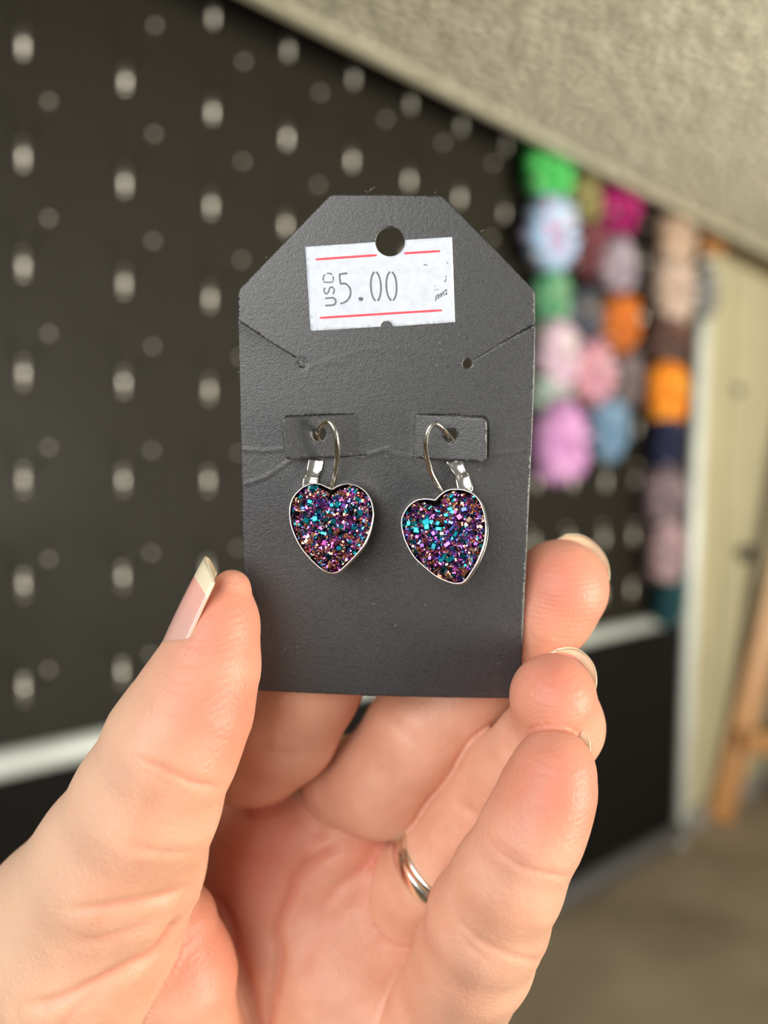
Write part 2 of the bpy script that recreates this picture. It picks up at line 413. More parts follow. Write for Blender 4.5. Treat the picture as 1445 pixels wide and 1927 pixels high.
bevel(mesh_obj('rear_leg', *beam(f3, top + Fw * 0.03, 0.06, 0.025, side), m_wood, es, smooth=False), 0.004)
cb = CAM + ray(1395, 1395) * (zf * 0.985); cb2 = cb + np.array([Rt[0], Rt[1], 0]) * 0.5
bevel(mesh_obj('crossbar', *beam(cb, cb2, 0.07, 0.025, np.array([0, 0, 1.0])), m_wood, es, smooth=False), 0.004)

# ------------------------------------------------------------------ THE CARD
za, zb = 130.3, 142.0                          # depth at y=545 and y=1310
A = P(727, 545, za); B = P(722, 1310, zb)
Cu = np.array([1.0, 0, 0]); Cv = A - B; Cv[0] = 0; Cv /= np.linalg.norm(Cv); Cn = np.cross(Cu, Cv)      # towards camera
if Cn[2] > 0: Cn = -Cn
CO = (A + B) / 2; CO[0] = 0
def cuv(px, py, lift=0.0):
    r = np.array([(px - CX) / F, -(py - CY) / F, 1.0])
    t = np.dot(CO + Cn * lift, Cn) / np.dot(r, Cn); q = r * t - CO
    return np.array([q @ Cu, q @ Cv])
def card3(u, v, wv): return CO + np.outer(u, Cu) + np.outer(v, Cv) + np.outer(wv, Cn)
def inpoly(x, y, poly):
    poly = np.asarray(poly); n = len(poly); ins = np.zeros(len(x), bool); j = n - 1
    for i in range(n):
        xi, yi = poly[i]; xj, yj = poly[j]
        if yi != yj:
            c = ((yi > y) != (yj > y)) & (x < (xj - xi) * (y - yi) / (yj - yi) + xi)
            ins ^= c
        j = i
    return ins
def dseg(x, y, pl):
    d = np.full(len(x), 1e9)
    for a, b in zip(pl[:-1], pl[1:]):
        ab = b - a; L = ab @ ab + 1e-12
        t = np.clip(((x - a[0]) * ab[0] + (y - a[1]) * ab[1]) / L, 0, 1)
        d = np.minimum(d, np.hypot(x - a[0] - t * ab[0], y - a[1] - t * ab[1]))
    return d
def rounded(poly, r, n=5):
    out = []; k = len(poly)
    rs = r if isinstance(r, (list, tuple)) else [r] * k
    for i in range(k):
        p = np.array(poly[i]); a = np.array(poly[i - 1]); b = np.array(poly[(i + 1) % k])
        if rs[i] <= 0: out.append(p); continue
        da = (a - p) / np.linalg.norm(a - p); db = (b - p) / np.linalg.norm(b - p)
        for s in np.linspace(0, 1, n):
            out.append((1 - s) ** 2 * (p + da * rs[i]) + 2 * s * (1 - s) * p + s * s * (p + db * rs[i]))
    return out
def circ(c, rx, ry=None, n=28):
    ry = ry or rx
    return [np.array([c[0] + rx * math.cos(2 * math.pi * i / n), c[1] + ry * math.sin(2 * math.pi * i / n)]) for i in range(n)]
def resample(poly, step):
    out = []; k = len(poly)
    for i in range(k):
        a = np.array(poly[i]); b = np.array(poly[(i + 1) % k]); n = max(1, int(np.linalg.norm(b - a) / step))
        for s in range(n): out.append(a + (b - a) * s / n)
    return out
def sheet(outer, holes, step, wfun, thick, jit=0.0, edgejit=0.0):
    """a thin sheet in card coordinates (mm): front at wfun, back thick behind; returns camera-mm verts and tri/quad faces"""
    loops = [resample(outer, step)] + [resample(h, step) for h in holes]
    if edgejit:
        loops = [[p + rng.normal(0, edgejit, 2) for p in lp] for lp in loops]
    pts = []; ed = []
    for lp in loops:
        s = len(pts); pts += list(lp); ed += [(s + i, s + (i + 1) % len(lp)) for i in range(len(lp))]
    bpts = np.array(pts)
    x0, y0 = bpts.min(0); x1, y1 = bpts.max(0)
    gx, gy = np.meshgrid(np.arange(x0 + step / 2, x1, step), np.arange(y0 + step / 2, y1, step))
    gx = gx.ravel() + rng.uniform(-.2, .2, gx.size) * step; gy = gy.ravel() + rng.uniform(-.2, .2, gy.size) * step
    k = inpoly(gx, gy, loops[0])
    for h in loops[1:]: k &= ~inpoly(gx, gy, h)
    dm = np.full(len(gx), 1e9)
    for lp in loops: dm = np.minimum(dm, dseg(gx, gy, np.array(lp + [lp[0]])))
    k &= dm > step * 0.35
    allp = [Vector(p) for p in bpts] + [Vector((a, b)) for a, b in zip(gx[k], gy[k])]
    vo, eo, fo, *_ = delaunay_2d_cdt(allp, ed, [], 0, 1e-6)
    X = np.array([[p.x, p.y] for p in vo]); T = np.array(fo)
    c = X[T].mean(1)
    kk = inpoly(c[:, 0], c[:, 1], loops[0])
    for h in loops[1:]: kk &= ~inpoly(c[:, 0], c[:, 1], h)
    T = T[kk]
    a = X[T]; ar = (a[:, 1, 0] - a[:, 0, 0]) * (a[:, 2, 1] - a[:, 0, 1]) - (a[:, 1, 1] - a[:, 0, 1]) * (a[:, 2, 0] - a[:, 0, 0])
    T[ar < 0] = T[ar < 0][:, ::-1]
    wv = wfun(X[:, 0], X[:, 1])
    n = len(X); V = np.vstack([card3(X[:, 0], X[:, 1], wv), card3(X[:, 0], X[:, 1], wv - thick)])
    Fc = [tuple(t) for t in T] + [tuple(t[::-1] + n) for t in T]
    es = {}
    for t in T:
        for i in range(3): es[(t[i], t[(i + 1) % 3])] = 1
    rim = [e for e in es if (e[1], e[0]) not in es]
    nf = len(Fc)
    mid = np.array([(X[a_] + X[b_]) / 2 for a_, b_ in rim]); near = np.zeros(len(rim), bool)
    for hl_ in HINGES: near |= dseg(mid[:, 0], mid[:, 1], hl_) < 0.5
    extra = []
    for (a_, b_), nr_ in zip(rim, near):
        if nr_:                                   # at a fold the side wall keeps its own vertices, so the face shades smoothly
            k0 = 2 * n + len(extra); extra += [V[a_ + n], V[b_ + n], V[b_], V[a_]]; Fc.append((k0, k0 + 1, k0 + 2, k0 + 3))
        else: Fc.append((a_ + n, b_ + n, b_, a_))
    if extra: V = np.vstack([V, extra])
    return V, Fc, nf
def sheet_obj(name, parent, mats, *a, **k):
    V, Fc, nf = sheet(*a, **k)
    o = mesh_obj(name, cam2w(V), Fc, mats[0], parent)
    if len(mats) > 1:
        o.data.materials.append(mats[1])
        o.data.polygons.foreach_set('material_index', [0] * nf + [1] * (len(o.data.polygons) - nf))
    sm = [True] * nf + [False] * (len(o.data.polygons) - nf)
    o.data.polygons.foreach_set('use_smooth', sm)
    return o

m_card = mat_new('charcoal_card_stock', (0.02, 0.02, 0.022), 0.40, 0, 1.0)
cn = noise(m_card, 1500, 4, 0.7); cn2 = noise(m_card, 5200, 2, 0.6); cn3 = noise(m_card, 60, 3)
cm = nd(m_card, 'ShaderNodeMath', operation='ADD'); lk(m_card, cn.outputs['Fac'], cm.inputs[0]); lk(m_card, cn2.outputs['Fac'], cm.inputs[1])
spk = nd(m_card, 'ShaderNodeTexVoronoi'); spk.inputs['Scale'].default_value = 330; lk(m_card, coords(m_card), spk.inputs['Vector'])
base = ramp(m_card, cm.outputs[0], [(0.75, (0.009, 0.0095, 0.0115)), (1.25, (0.028, 0.029, 0.032))])
sp_c = ramp(m_card, spk.outputs['Distance'], [(0.035, (0.22, 0.22, 0.22)), (0.07, (0.0, 0.0, 0.0))])
mxs = nd(m_card, 'ShaderNodeMix', data_type='RGBA', blend_type='ADD'); mxs.inputs[0].default_value = 0.35
lk(m_card, base, mxs.inputs[6]); lk(m_card, sp_c, mxs.inputs[7]); lk(m_card, mxs.outputs[2], bsdf(m_card).inputs['Base Color'])
lk(m_card, bump(m_card, cm.outputs[0], 0.55, 0.00012), bsdf(m_card).inputs['Normal'])
m_cedge = mat_new('card_cut_edge', (0.2, 0.2, 0.2), 0.9)
ce = noise(m_cedge, 2500, 3)
lk(m_cedge, ramp(m_cedge, ce.outputs['Fac'], [(0.3, (0.14, 0.14, 0.14)), (0.65, (0.5, 0.49, 0.47))]), bsdf(m_cedge).inputs['Base Color'])

def L(*pts): return [cuv(a, b) for a, b in pts]
HINGES = [L((672, 783), (690, 854)), L((783, 784), (776, 859))]
outline = rounded(L((621, 363), (833, 365), (1010, 546), (1009, 700), (990, 1100), (982, 1322), (464, 1305), (456, 1050), (445, 546)), [.5, .5, .8, 0, 0, .3, .3, 0, .8])
hang = circ(cuv(734, 453), 2.2, 2.15)
hole_r = circ(cuv(880, 684.5), 0.76, n=18)
tabL = rounded(L((532, 784), (673.5, 780), (691.5, 857), (540, 863)), [1.0, 0, 0, 1.0])
tabR = rounded(L((782, 781), (913, 784), (912, 868), (774.5, 862)), [0, 1.0, 1.0, 0])
openL = rounded(L((533, 784), (671, 779.5), (689, 857.5), (540, 862)), [1.0, 0, 0, 1.0])
openR = rounded(L((783.5, 780.5), (919, 784), (918, 866), (777, 861.5)), [0, 1.0, 1.0, 0])
creases = [  # polyline, height mm, width mm
 (L((458, 847), (495, 849), (533, 846)), .07, .30), (L((461, 912), (500, 898), (545, 868)), .08, .30),
 (L((672, 858), (695, 855), (716, 848), (732, 844)), .09, .28), (L((730, 851), (752, 858), (780, 860)), .05, .3),
 (L((916, 855), (955, 853), (1003, 848)), .08, .25),
 (L((582, 690), (612, 680), (655, 668), (690, 656), (720, 658), (760, 657), (800, 664), (842, 672), (868, 686)), .03, .22),
 (L((780, 781), (778, 800), (777, 860)), .06, .35), (L((610, 700), (604, 690), (616, 684), (650, 682)), .03, .25),
 (L((618, 780), (612, 862)), -.03, .25)]
slit1 = L((447, 604), (475, 622), (515, 648), (558, 674)); slit2 = L((1009, 611), (985, 622), (935, 650), (889, 679))
cL0, cR0 = cuv(568, 685), cuv(880, 684.5)
def card_w(x, y):
    wv = -0.0016 * (x + 1) ** 2 - 0.0007 * (y - 2) ** 2
    for pl, hgt, wd in creases:
        d = dseg(x, y, pl); wv = wv + hgt * np.exp(-(d / wd) ** 2)
        # small random waviness
    for sl, sgn in ((slit1, 1), (slit2, -1)):
        a, b = sl[0], sl[-1]; dr = (b - a) / np.linalg.norm(b - a)
        sd = (x - a[0]) * dr[1] * -1 + (y - a[1]) * dr[0]      # signed distance
        ssd = sd * sgn; d = dseg(x, y, sl); tt = ((x - a[0]) * dr[0] + (y - a[1]) * dr[1]) / np.linalg.norm(b - a)
        fade = np.clip(1.0 - tt, 0, 1) * (tt > -0.2)
        wv = wv + np.where(ssd < 0, 0.45, 0.0) * fade * np.exp(-(d / 2.2))
    r = np.hypot(x - cL0[0], y - cL0[1]); wv = wv - 0.16 * np.exp(-((r - 0.72) / 0.15) ** 2)
    return wv
def sliver(sl, wd=0.05):
    a = np.array(sl[0]); q = [a + (np.array(sl[1]) - a) * .08] + [np.array(p) for p in sl[1:]]
    up = []; dn = []
    for i, p in enumerate(q):
        t = q[min(i + 1, len(q) - 1)] - q[max(i - 1, 0)]; t /= np.linalg.norm(t); n = np.array([-t[1], t[0]])
        k = wd * (0.35 if i == len(q) - 1 else 1); up.append(p + n * k); dn.append(p - n * k)
    return up + dn[::-1]
card = thing('earring_card', cam2w(P(722, 1310, zb))[0], 'dark charcoal paper earring card with clipped top corners held upright in the hand', 'card')
o = sheet_obj('card_body', card, [m_card, m_cedge], outline, [hang, hole_r, openL, openR, sliver(slit1), sliver(slit2)], 0.30, card_w, 0.38, edgejit=0.006)
hu_L = cuv(676, 820)[0]; hu_R = cuv(780, 820)[0]
tlL = abs(cuv(533, 820)[0] - hu_L); tlR = abs(cuv(913, 820)[0] - hu_R)
def wL(x, y):
    t = np.clip((hu_L - x) / tlL, 0, 1.1); return -0.0016 * (x + 1) ** 2 - .0007 * (y - 2) ** 2 + .012 + 2.9 * t ** 1.2 + .0 * y
def wR(x, y):
    t = np.clip((x - hu_R) / tlR, 0, 1.1); return -0.0016 * (x + 1) ** 2 - .0007 * (y - 2) ** 2 + .012 + 2.8 * t ** 1.2
hL = circ(cuv(601, 817), 1.05, 1.05, 22); hR = circ(cuv(847, 819), 1.0, 1.05, 22)
o = sheet_obj('tab', card, [m_card, m_cedge], tabL, [hL], 0.4, wL, 0.36, edgejit=0.008)
o = sheet_obj('tab', card, [m_card, m_cedge], tabR, [hR], 0.4, wR, 0.36, edgejit=0.008)
# half-punched plug in the left hole
cc = circ(cL0, 0.60, n=18)
sheet_obj('punched_disc', card, [m_card], cc, [], 0.3, lambda x, y: card_w(x * 0 + cL0[0] + 2, y * 0 + cL0[1] + 2) + 0.0 * x, 0.2)
# fibres standing off the cut edge
m_fib = mat_new('paper_fibre', (0.25, 0.24, 0.23), 0.9)
fb = []
for (x, y, dx, dy) in [(694, 362, 3, -8), (697, 358, 8, -6), (690, 363, -4, -3), (905, 436, 6, -3), (903, 438, 3, -5), (722, 1321, 2, -6), (718, 1320, -3, -5), (540, 449, -4, -3), (817, 364, 3, -3), (502, 486, -3, -2), (450, 700, -4, 1), (596, 782, 3, -4), (588, 783, -2, -3), (880, 783, 3, -4), (893, 784, -2, -4)]:
    a = cuv(x, y); b = cuv(x + dx, y + dy); c = (a + b) / 2 + np.array([0.15, 0.1])
    pp = card3(np.array([a[0], c[0], b[0]]), np.array([a[1], c[1], b[1]]), np.array([-.1, .1, .05]))
    fb.append(tube(cam2w(pp), 0.00003, 5))
tag(mesh_obj('paper_fibres', *merge(fb), m_fib, card), kind='stuff')

# price sticker
m_stk = mat_new('white_sticker_paper', (0.80, 0.83, 0.90), 0.6)
sn = noise(m_stk, 900, 4, 0.6)
lk(m_stk, ramp(m_stk, sn.outputs['Fac'], [(0.3, (0.52, 0.56, 0.645)), (0.7, (0.61, 0.65, 0.73))]), bsdf(m_stk).inputs['Base Color'])
lk(m_stk, bump(m_stk, sn.outputs['Fac'], 0.4, 0.0001), bsdf(m_stk).inputs['Normal'])
def arc(cx, cy, r, a0, a1, n=10): return [(cx + r * math.cos(math.radians(a0 + (a1 - a0) * i / n)), cy + r * math.sin(math.radians(a0 + (a1 - a0) * i / n))) for i in range(n + 1)]
s_out = [(573, 463)] + [(707, 454)] + arc(734, 453, 28.5, 178, 3, 16) + [(763, 450), (852, 444), (857, 606)] + arc(727.5, 615.5, 11.5, -5, -176, 8) + [(584, 623)]
s_out = [cuv(a, b) for a, b in s_out][::-1]
def s_w(x, y): return -0.0016 * (x + 1) ** 2 - 0.0007 * (y - 2) ** 2 + 0.12
stick = sheet_obj('price_sticker', card, [m_stk], s_out, [], 0.5, s_w, 0.10, edgejit=0.012)
stick['label'] = 'white price sticker'
m_red = mat_new('red_ink', (0.80, 0.07, 0.10), 0.6)
m_ink = mat_new('grey_ink', (0.13, 0.15, 0.17), 0.7)
def ribbon(pts, wd, lift, mats_noise=0.0):
    """flat printed stroke on the sticker; pts in photo pixels, wd in mm"""
    q = np.array([cuv(a, b) for a, b in pts]); m = len(q); V = []; Fc = []
    for i in range(m):
        t = q[min(i + 1, m - 1)] - q[max(i - 1, 0)]; t /= np.linalg.norm(t) + 1e-9; n = np.array([-t[1], t[0]])
        w_ = wd / 2 * (1 + mats_noise * rng.uniform(-1, 1))
        if i == 0 or i == m - 1: w_ *= 0.8
        for s in (-1, 1):
            p = q[i] + n * s * w_
            V.append(card3([p[0]], [p[1]], [s_w(p[0], p[1]) + lift])[0])
    for i in range(m - 1): Fc.append((2 * i, 2 * i + 2, 2 * i + 3, 2 * i + 1))
    return list(cam2w(V)), Fc
def dens(pts, n=30): return [tuple(a) for a in spline(pts, n)]
for nm, ln in (('top', [(593, 487), (709, 479)]), ('top', [(761, 475.5), (829, 471)]), ('bottom', [(601, 598), (832, 583.5)])):
    mesh_obj('red_line', *ribbon(dens(ln, 14), 0.34, 0.012, 0.05), m_red, stick)
k_ = 320 / 1445.0
def Z(*pts): return [(560 + a * k_, 410 + b * k_) for a, b in pts]
def glyph(name, strokes, wd):
    mesh_obj(name, *merge([ribbon(dens(Z(*s), max(6, 5 * len(s))), wd, 0.014, 0.22) for s in strokes]), m_ink, stick)
ell = lambda cx, cy, rx, ry, a0=0, a1=360, n=22: [(cx + rx * math.cos(math.radians(a0 + (a1 - a0) * i / n)) - 0.04 * (ry * math.sin(math.radians(a0 + (a1 - a0) * i / n))) * -1, cy + ry * math.sin(math.radians(a0 + (a1 - a0) * i / n))) for i in range(n + 1)]
glyph('digit_five', [[(422, 467), (388, 470), (354, 475)], [(354, 475), (357, 515), (364, 560)], [(364, 560), (405, 556), (440, 590), (450, 635), (436, 680), (405, 712), (362, 728)]], 0.27)
glyph('decimal_point', [[(516, 687), (537, 686), (558, 688)], [(520, 679), (537, 678), (554, 680)], [(522, 697), (537, 698), (552, 697)]], 0.22)
glyph('digit_zero', [ell(665, 580, 43, 124, -80, 80), ell(665, 580, 43, 124, 98, 262)], 0.27)
glyph('digit_zero', [ell(798, 577, 44, 122, -80, 82), ell(798, 577, 44, 122, 96, 262)], 0.27)
glyph('letter_d', [[(216, 540), (258, 545), (300, 540)], [(216, 530), (216, 500), (232, 474)], [(245, 468), (272, 468), (292, 480)], [(300, 492), (302, 515), (300, 532)]], 0.20)
glyph('letter_s', [[(232, 590), (222, 610), (230, 638), (250, 640), (262, 620), (272, 592), (292, 586), (308, 605), (306, 630), (296, 645)]], 0.22)
glyph('letter_u', [[(232, 682), (270, 678), (305, 680), (322, 700), (318, 728), (295, 740), (262, 742), (232, 744)]], 0.26)
glyph('ink_smudge', [[(1072, 392), (1108, 399)], [(1272, 372), (1282, 380)], [(1266, 488), (1260, 500)], [(1264, 512), (1258, 536), (1248, 534)],
                     [(1168, 578), (1174, 574)], [(1166, 612), (1176, 608)], [(1190, 606), (1200, 604)],
                     [(1176, 705), (1178, 668), (1196, 650), (1206, 680)], [(1186, 690), (1204, 656), (1222, 640), (1218, 672)], [(1222, 668), (1238, 630), (1250, 660)],
                     [(1236, 632), (1268, 606), (1262, 650), (1274, 636)]], 0.15)

# ------------------------------------------------------------------ EARRINGS
m_silver = mat_new('silver_plate', (0.62, 0.61, 0.57), 0.22, 1.0)
sb = noise(m_silver, 700, 3)
lk(m_silver, bump(m_silver, sb.outputs['Fac'], 0.25, 0.0001), bsdf(m_silver).inputs['Normal'])
m_wire = mat_new('steel_wire', (0.66, 0.63, 0.54), 0.14, 1.0)
def vc_mat(name):
    m = mat_new(name, (0.3, 0.1, 0.3), 0.16, 1.0)
    a = nd(m, 'ShaderNodeAttribute'); a.attribute_name = 'tint'; lk(m, a.outputs['Color'], bsdf(m).inputs['Base Color'])
    return m
m_druzy = vc_mat('coated_druzy')
PAL = [((0.03, 0.52, 0.66), .08), ((0.02, 0.15, 0.19), .08), ((0.10, 0.16, 0.50), .11), ((0.20, 0.09, 0.36), .19), ((0.58, 0.14, 0.55), .12),
       ((0.34, 0.08, 0.17), .12), ((0.62, 0.27, 0.16), .15), ((0.88, 0.62, 0.50), .08), ((0.03, 0.02, 0.03), .07)]
m_cr = [mat_new('crystal_' + n, c, 0.14, 1.0) for n, (c, _) in zip(('cyan', 'deep_teal', 'blue', 'violet', 'magenta', 'plum', 'copper', 'rose_gold', 'black'), PAL)]
pw = np.array([p for _, p in PAL]); pw /= pw.sum(); pc = np.array([c for c, _ in PAL])
def crystal_tpl():
    """a stubby faceted crystal: square prism with a chamfered end, unit size"""
    v = []
    for z, s in ((-0.6, .50), (0.25, .50), (0.42, .34)):
        for a, b in ((-1, -1), (1, -1), (1.0, 1.0), (-1, 1)): v.append((a * s, b * s * .85, z))
    f = [(0, 1, 5, 4), (1, 2, 6, 5), (2, 3, 7, 6), (3, 0, 4, 7), (4, 5, 9, 8), (5, 6, 10, 9), (6, 7, 11, 10), (7, 4, 8, 11), (8, 9, 10, 11)]
    return np.array(v), f
CT, CF = crystal_tpl()
cr_mesh = []
for m in m_cr:
    me = bpy.data.meshes.new('crystal'); me.from_pydata(CT.tolist(), [], CF); me.materials.append(m); cr_mesh.append(me)

def earring(lab, off, sc, pts, plane, special, wire, wz, lever, lz, lw, seed):
    rg = np.random.default_rng(seed)
    oc = np.array([[off[0] + a / sc, off[1] + b / sc] for a, b in pts])
    c_px = oc.mean(0); z0, kx, ky = plane
    q = []
    for a, b in oc:
        # plane: z = z0 + kx*(x-xc) + ky*(y-yc) in camera mm
        r = np.array([(a - CX) / F, -(b - CY) / F, 1.0]); xc = (c_px[0] - CX) / F * z0; yc = -(c_px[1] - CY) / F * z0
        t = (z0 - kx * xc - ky * yc) / (1 - kx * r[0] - ky * r[1]); q.append(r * t)
    q = np.array(q); nrm = np.array([kx, ky, -1.0]); nrm /= np.linalg.norm(nrm)       # towards camera
    ex = np.array([1, 0, kx]); ex /= np.linalg.norm(ex); ey = np.cross(nrm, ex); ey = -ey if ey[1] < 0 else ey
    O = q.mean(0)
    loc = np.c_[(q - O) @ ex, (q - O) @ ey]
    # resample closed curve; the notch (first point) stays sharp
    cl = spline(np.vstack([loc, loc[:1]]), 900)
    seg = np.r_[0, np.cumsum(np.linalg.norm(np.diff(cl, axis=0), axis=1))]; N = 360
    s = np.linspace(0, seg[-1], N, endpoint=False); ol = np.c_[np.interp(s, seg, cl[:, 0]), np.interp(s, seg, cl[:, 1])]
    tg = np.roll(ol, -1, 0) - np.roll(ol, 1, 0); tg /= np.linalg.norm(tg, axis=1)[:, None]; nn_ = np.c_[tg[:, 1], -tg[:, 0]]
    if (np.sum(nn_ * ol, 1)).mean() < 0: nn_ = -nn_
    def to3(xy, wv): return cam2w(O + xy[:, :1] * ex + xy[:, 1:2] * ey + np.reshape(wv, (-1, 1)) * nrm)
    root = thing('earring', to3(np.array([[0, 0.]]), [-2.6])[0], lab, 'earring', 'pair of heart earrings on the card')
    def inset(d):
        r = ol - nn_ * d
        if d > 0.3:                       # relax the notch and tip
            for _ in range(int(d * 14)): r = (np.roll(r, 1, 0) + 2 * r + np.roll(r, -1, 0)) / 4
        return r
    bead = 0.028 * np.sin(np.arange(N) * 2 * math.pi * 0.5) * 1.0
    prof = [(-.05, -2.7, 0), (-.02, -2.6, 0), (0, -.55, 0), (-.07, -.45, 1), (-.07, -.18, 1), (.01, -.05, 0), (.06, 0, 0), (.20, -.01, 0), (.25, -.08, 0), (.28, -1.7, 0)]
    V = []; Fc = []
    for d, wv, bd in prof: V.append(to3(inset(d) + nn_ * (bead[:, None] if bd else 0), np.full(N, wv)))
    V = np.vstack(V)
    for k in range(len(prof) - 1):
        for i in range(N): j = (i + 1) % N; Fc.append((k * N + i, k * N + j, (k + 1) * N + j, (k + 1) * N + i))
    Fc.append(tuple(range(N))); Fc.append(tuple((len(prof) - 1) * N + i for i in range(N))[::-1])
    mesh_obj('bezel', V, Fc, m_silver, root)
    # domed stone
    el = inset(0.34)
    # keep the stone clear of the notch as in the photo
    cen = el.mean(0) + np.array([0, -0.3])
    nr = 16
    def hgt(t): return -0.85 + 2.0 * (1 - np.clip(t, 0, 1) ** 3.0) ** 0.7
    notch = ol[0]
    def shape(t, e): 
        return cen + (e - cen) * t
    dn = np.linalg.norm(el - notch, axis=1)
    el2 = cen + (el - cen) * (1 - 0.17 * np.exp(-(dn / 1.4) ** 2))[:, None]
    V = []
    for k in range(nr):
        t = 1 - k / nr; V.append(to3(shape(t, el2), hgt(np.full(N, t)) - .1))
    V.append(to3(cen[None], [hgt(0) - .1])); V = np.vstack(V); Fc = []
    for k in range(nr - 1):
        for i in range(N): j = (i + 1) % N; Fc.append((k * N + i, k * N + j, (k + 1) * N + j, (k + 1) * N + i))
    for i in range(N): Fc.append(((nr - 1) * N + i, (nr - 1) * N + (i + 1) % N, nr * N))
    m_st = mat_new('dark_stone_base', (0.05, 0.02, 0.05), 0.35, 0.8)
    stone = mesh_obj('stone', V, Fc, m_st, root); stone['label'] = 'domed druzy stone, sparkling purple teal and copper'
    # crystals
    def frame(xy_t, idx):
        return None
    ang_e = np.arctan2(el2[:, 1] - cen[1], el2[:, 0] - cen[0])
    order = np.argsort(ang_e); ae = ang_e[order]; re = np.linalg.norm(el2 - cen, axis=1)[order]
    def rad(a): return np.interp(a, ae, re, period=2 * math.pi)
    def surf(x, y):
        dx = x - cen[0]; dy = y - cen[1]; t = np.hypot(dx, dy) / rad(np.arctan2(dy, dx)); return hgt(t), t
    def place(x, y, size, tilt, lift, col=None):
        e = 0.12; h0, t = surf(x, y); gx = (surf(x + e, y)[0] - surf(x - e, y)[0]) / (2 * e); gy = (surf(x, y + e)[0] - surf(x, y - e)[0]) / (2 * e)
        n = np.array([-np.clip(gx, -1.2, 1.2) * .6, -np.clip(gy, -1.2, 1.2) * .6, 1.0]) + rg.normal(0, tilt, 3); n /= np.linalg.norm(n)
        a = rg.normal(0, 1, 3); a -= n * (a @ n); a /= np.linalg.norm(a); b = np.cross(n, a)
        Mx = np.stack([a * size * rg.uniform(.8, 1.25), b * size * rg.uniform(.7, 1.1), n * size], 1)
        return Mx, np.array([x, y, h0 + lift])
    Bs = np.stack([ex, ey, nrm], 1)                                    # local -> camera
    Cw = np.stack([Rt, Up, Fw], 1)                                      # camera -> world
    off_w = WL[stone.name]
    VV = []; FF = []; TT = []
    cnt = 0; n_small = 1500
    while cnt < n_small:
        a = rg.uniform(-math.pi, math.pi); t = math.sqrt(rg.uniform(0, 1.0)) * 1.0
        x = cen[0] + math.cos(a) * t * rad(a); y = cen[1] + math.sin(a) * t * rad(a)
        Mx, p = place(x, y, rg.uniform(.26, .52), .55, rg.uniform(-.12, .10))
        vl = CT @ Mx.T + p
        VV.append(cam2w(O + vl @ Bs.T)); FF += [tuple(i + 12 * cnt for i in q_) for q_ in CF]
        edge = t ** 3
        pp_ = pw.copy(); pp_[6:8] *= 1 + 2.2 * edge; pp_[0] *= 1 - .6 * edge; pp_ /= pp_.sum()
        c = pc[rg.choice(len(pc), p=pp_)] * rg.uniform(.8, 1.25); TT.append(np.repeat(np.clip(c, 0, 1)[None], 12, 0)); cnt += 1
    o = mesh_obj('small_crystals', np.vstack(VV), FF, m_druzy, stone, smooth=False, attrs={'tint': np.vstack(TT)}); o['kind'] = 'stuff'
    def big(x, y, size, ci, tilt=.33, lift=0.08):
        Mx, p = place(x, y, size, tilt, lift)
        ob = bpy.data.objects.new('crystal', cr_mesh[ci]); COL.objects.link(ob); ob.parent = stone
        Mw = Cw @ Bs @ Mx * .001; pw_ = cam2w(O + Bs @ p)[0] - off_w
        ob.matrix_local = Matrix([[*Mw[0], pw_[0]], [*Mw[1], pw_[1]], [*Mw[2], pw_[2]], [0, 0, 0, 1]])
    for (a, b, size, ci) in special:
        px_, py_ = off[0] + a / sc, off[1] + b / sc
        r = np.array([(px_ - CX) / F, -(py_ - CY) / F, 1.0]); t = (O @ nrm) / (r @ nrm); qq = r * t - O
        big(qq @ ex, qq @ ey, size, ci, .12, .16)
    for k in range(120):
        a = rg.uniform(-math.pi, math.pi); t = math.sqrt(rg.uniform(0, .93))
        big(cen[0] + math.cos(a) * t * rad(a), cen[1] + math.sin(a) * t * rad(a), rg.uniform(.5, .8), int(rg.choice(len(pc), p=pw)))
    # ear wire and lever clip
    wp = np.array([P(off2[0] + a / s2, off2[1] + b / s2, z) for (a, b, z) in wire for off2, s2 in [wz]])
    wp = spline(wp, 110)
    for _ in range(30): wp[1:-1] = (wp[:-2] + 2 * wp[1:-1] + wp[2:]) / 4
    mesh_obj('ear_wire', *tube(cam2w(wp), 0.00041, 12), m_wire, root)
    lp = spline(np.array([P(wz[0][0] + a / wz[1], wz[0][1] + b / wz[1], z) for a, b, z, _ in lever]), 30)
    lwid = np.interp(np.linspace(0, 1, 30), np.linspace(0, 1, len(lever)), [l[3] for l in lever])
    V = []; Fc = []; tdir = (lp[-1] - lp[0]) / np.linalg.norm(lp[-1] - lp[0]); sd = np.cross(tdir, np.array([0, 0, -1.0])); sd /= np.linalg.norm(sd); fr = np.cross(sd, tdir)
    if fr[2] > 0: fr = -fr
    prf = [(-1, -.15), (-1, .22), (-.80, .30), (-.55, .08), (.55, .08), (.80, .30), (1, .22), (1, -.15)]
    for i in range(30):
        for a, b in prf: V.append(lp[i] + sd * a * lwid[i] + fr * (b + .10 * math.sin(i * .55)))
    for i in range(29):
        for k in range(8): Fc.append((i * 8 + k, i * 8 + (k + 1) % 8, i * 8 + 8 + (k + 1) % 8, i * 8 + 8 + k))
    Fc += [tuple(range(8)), tuple(range(232, 240))[::-1]]
    mesh_obj('lever_clip', cam2w(V), Fc, m_silver, root)
    return root

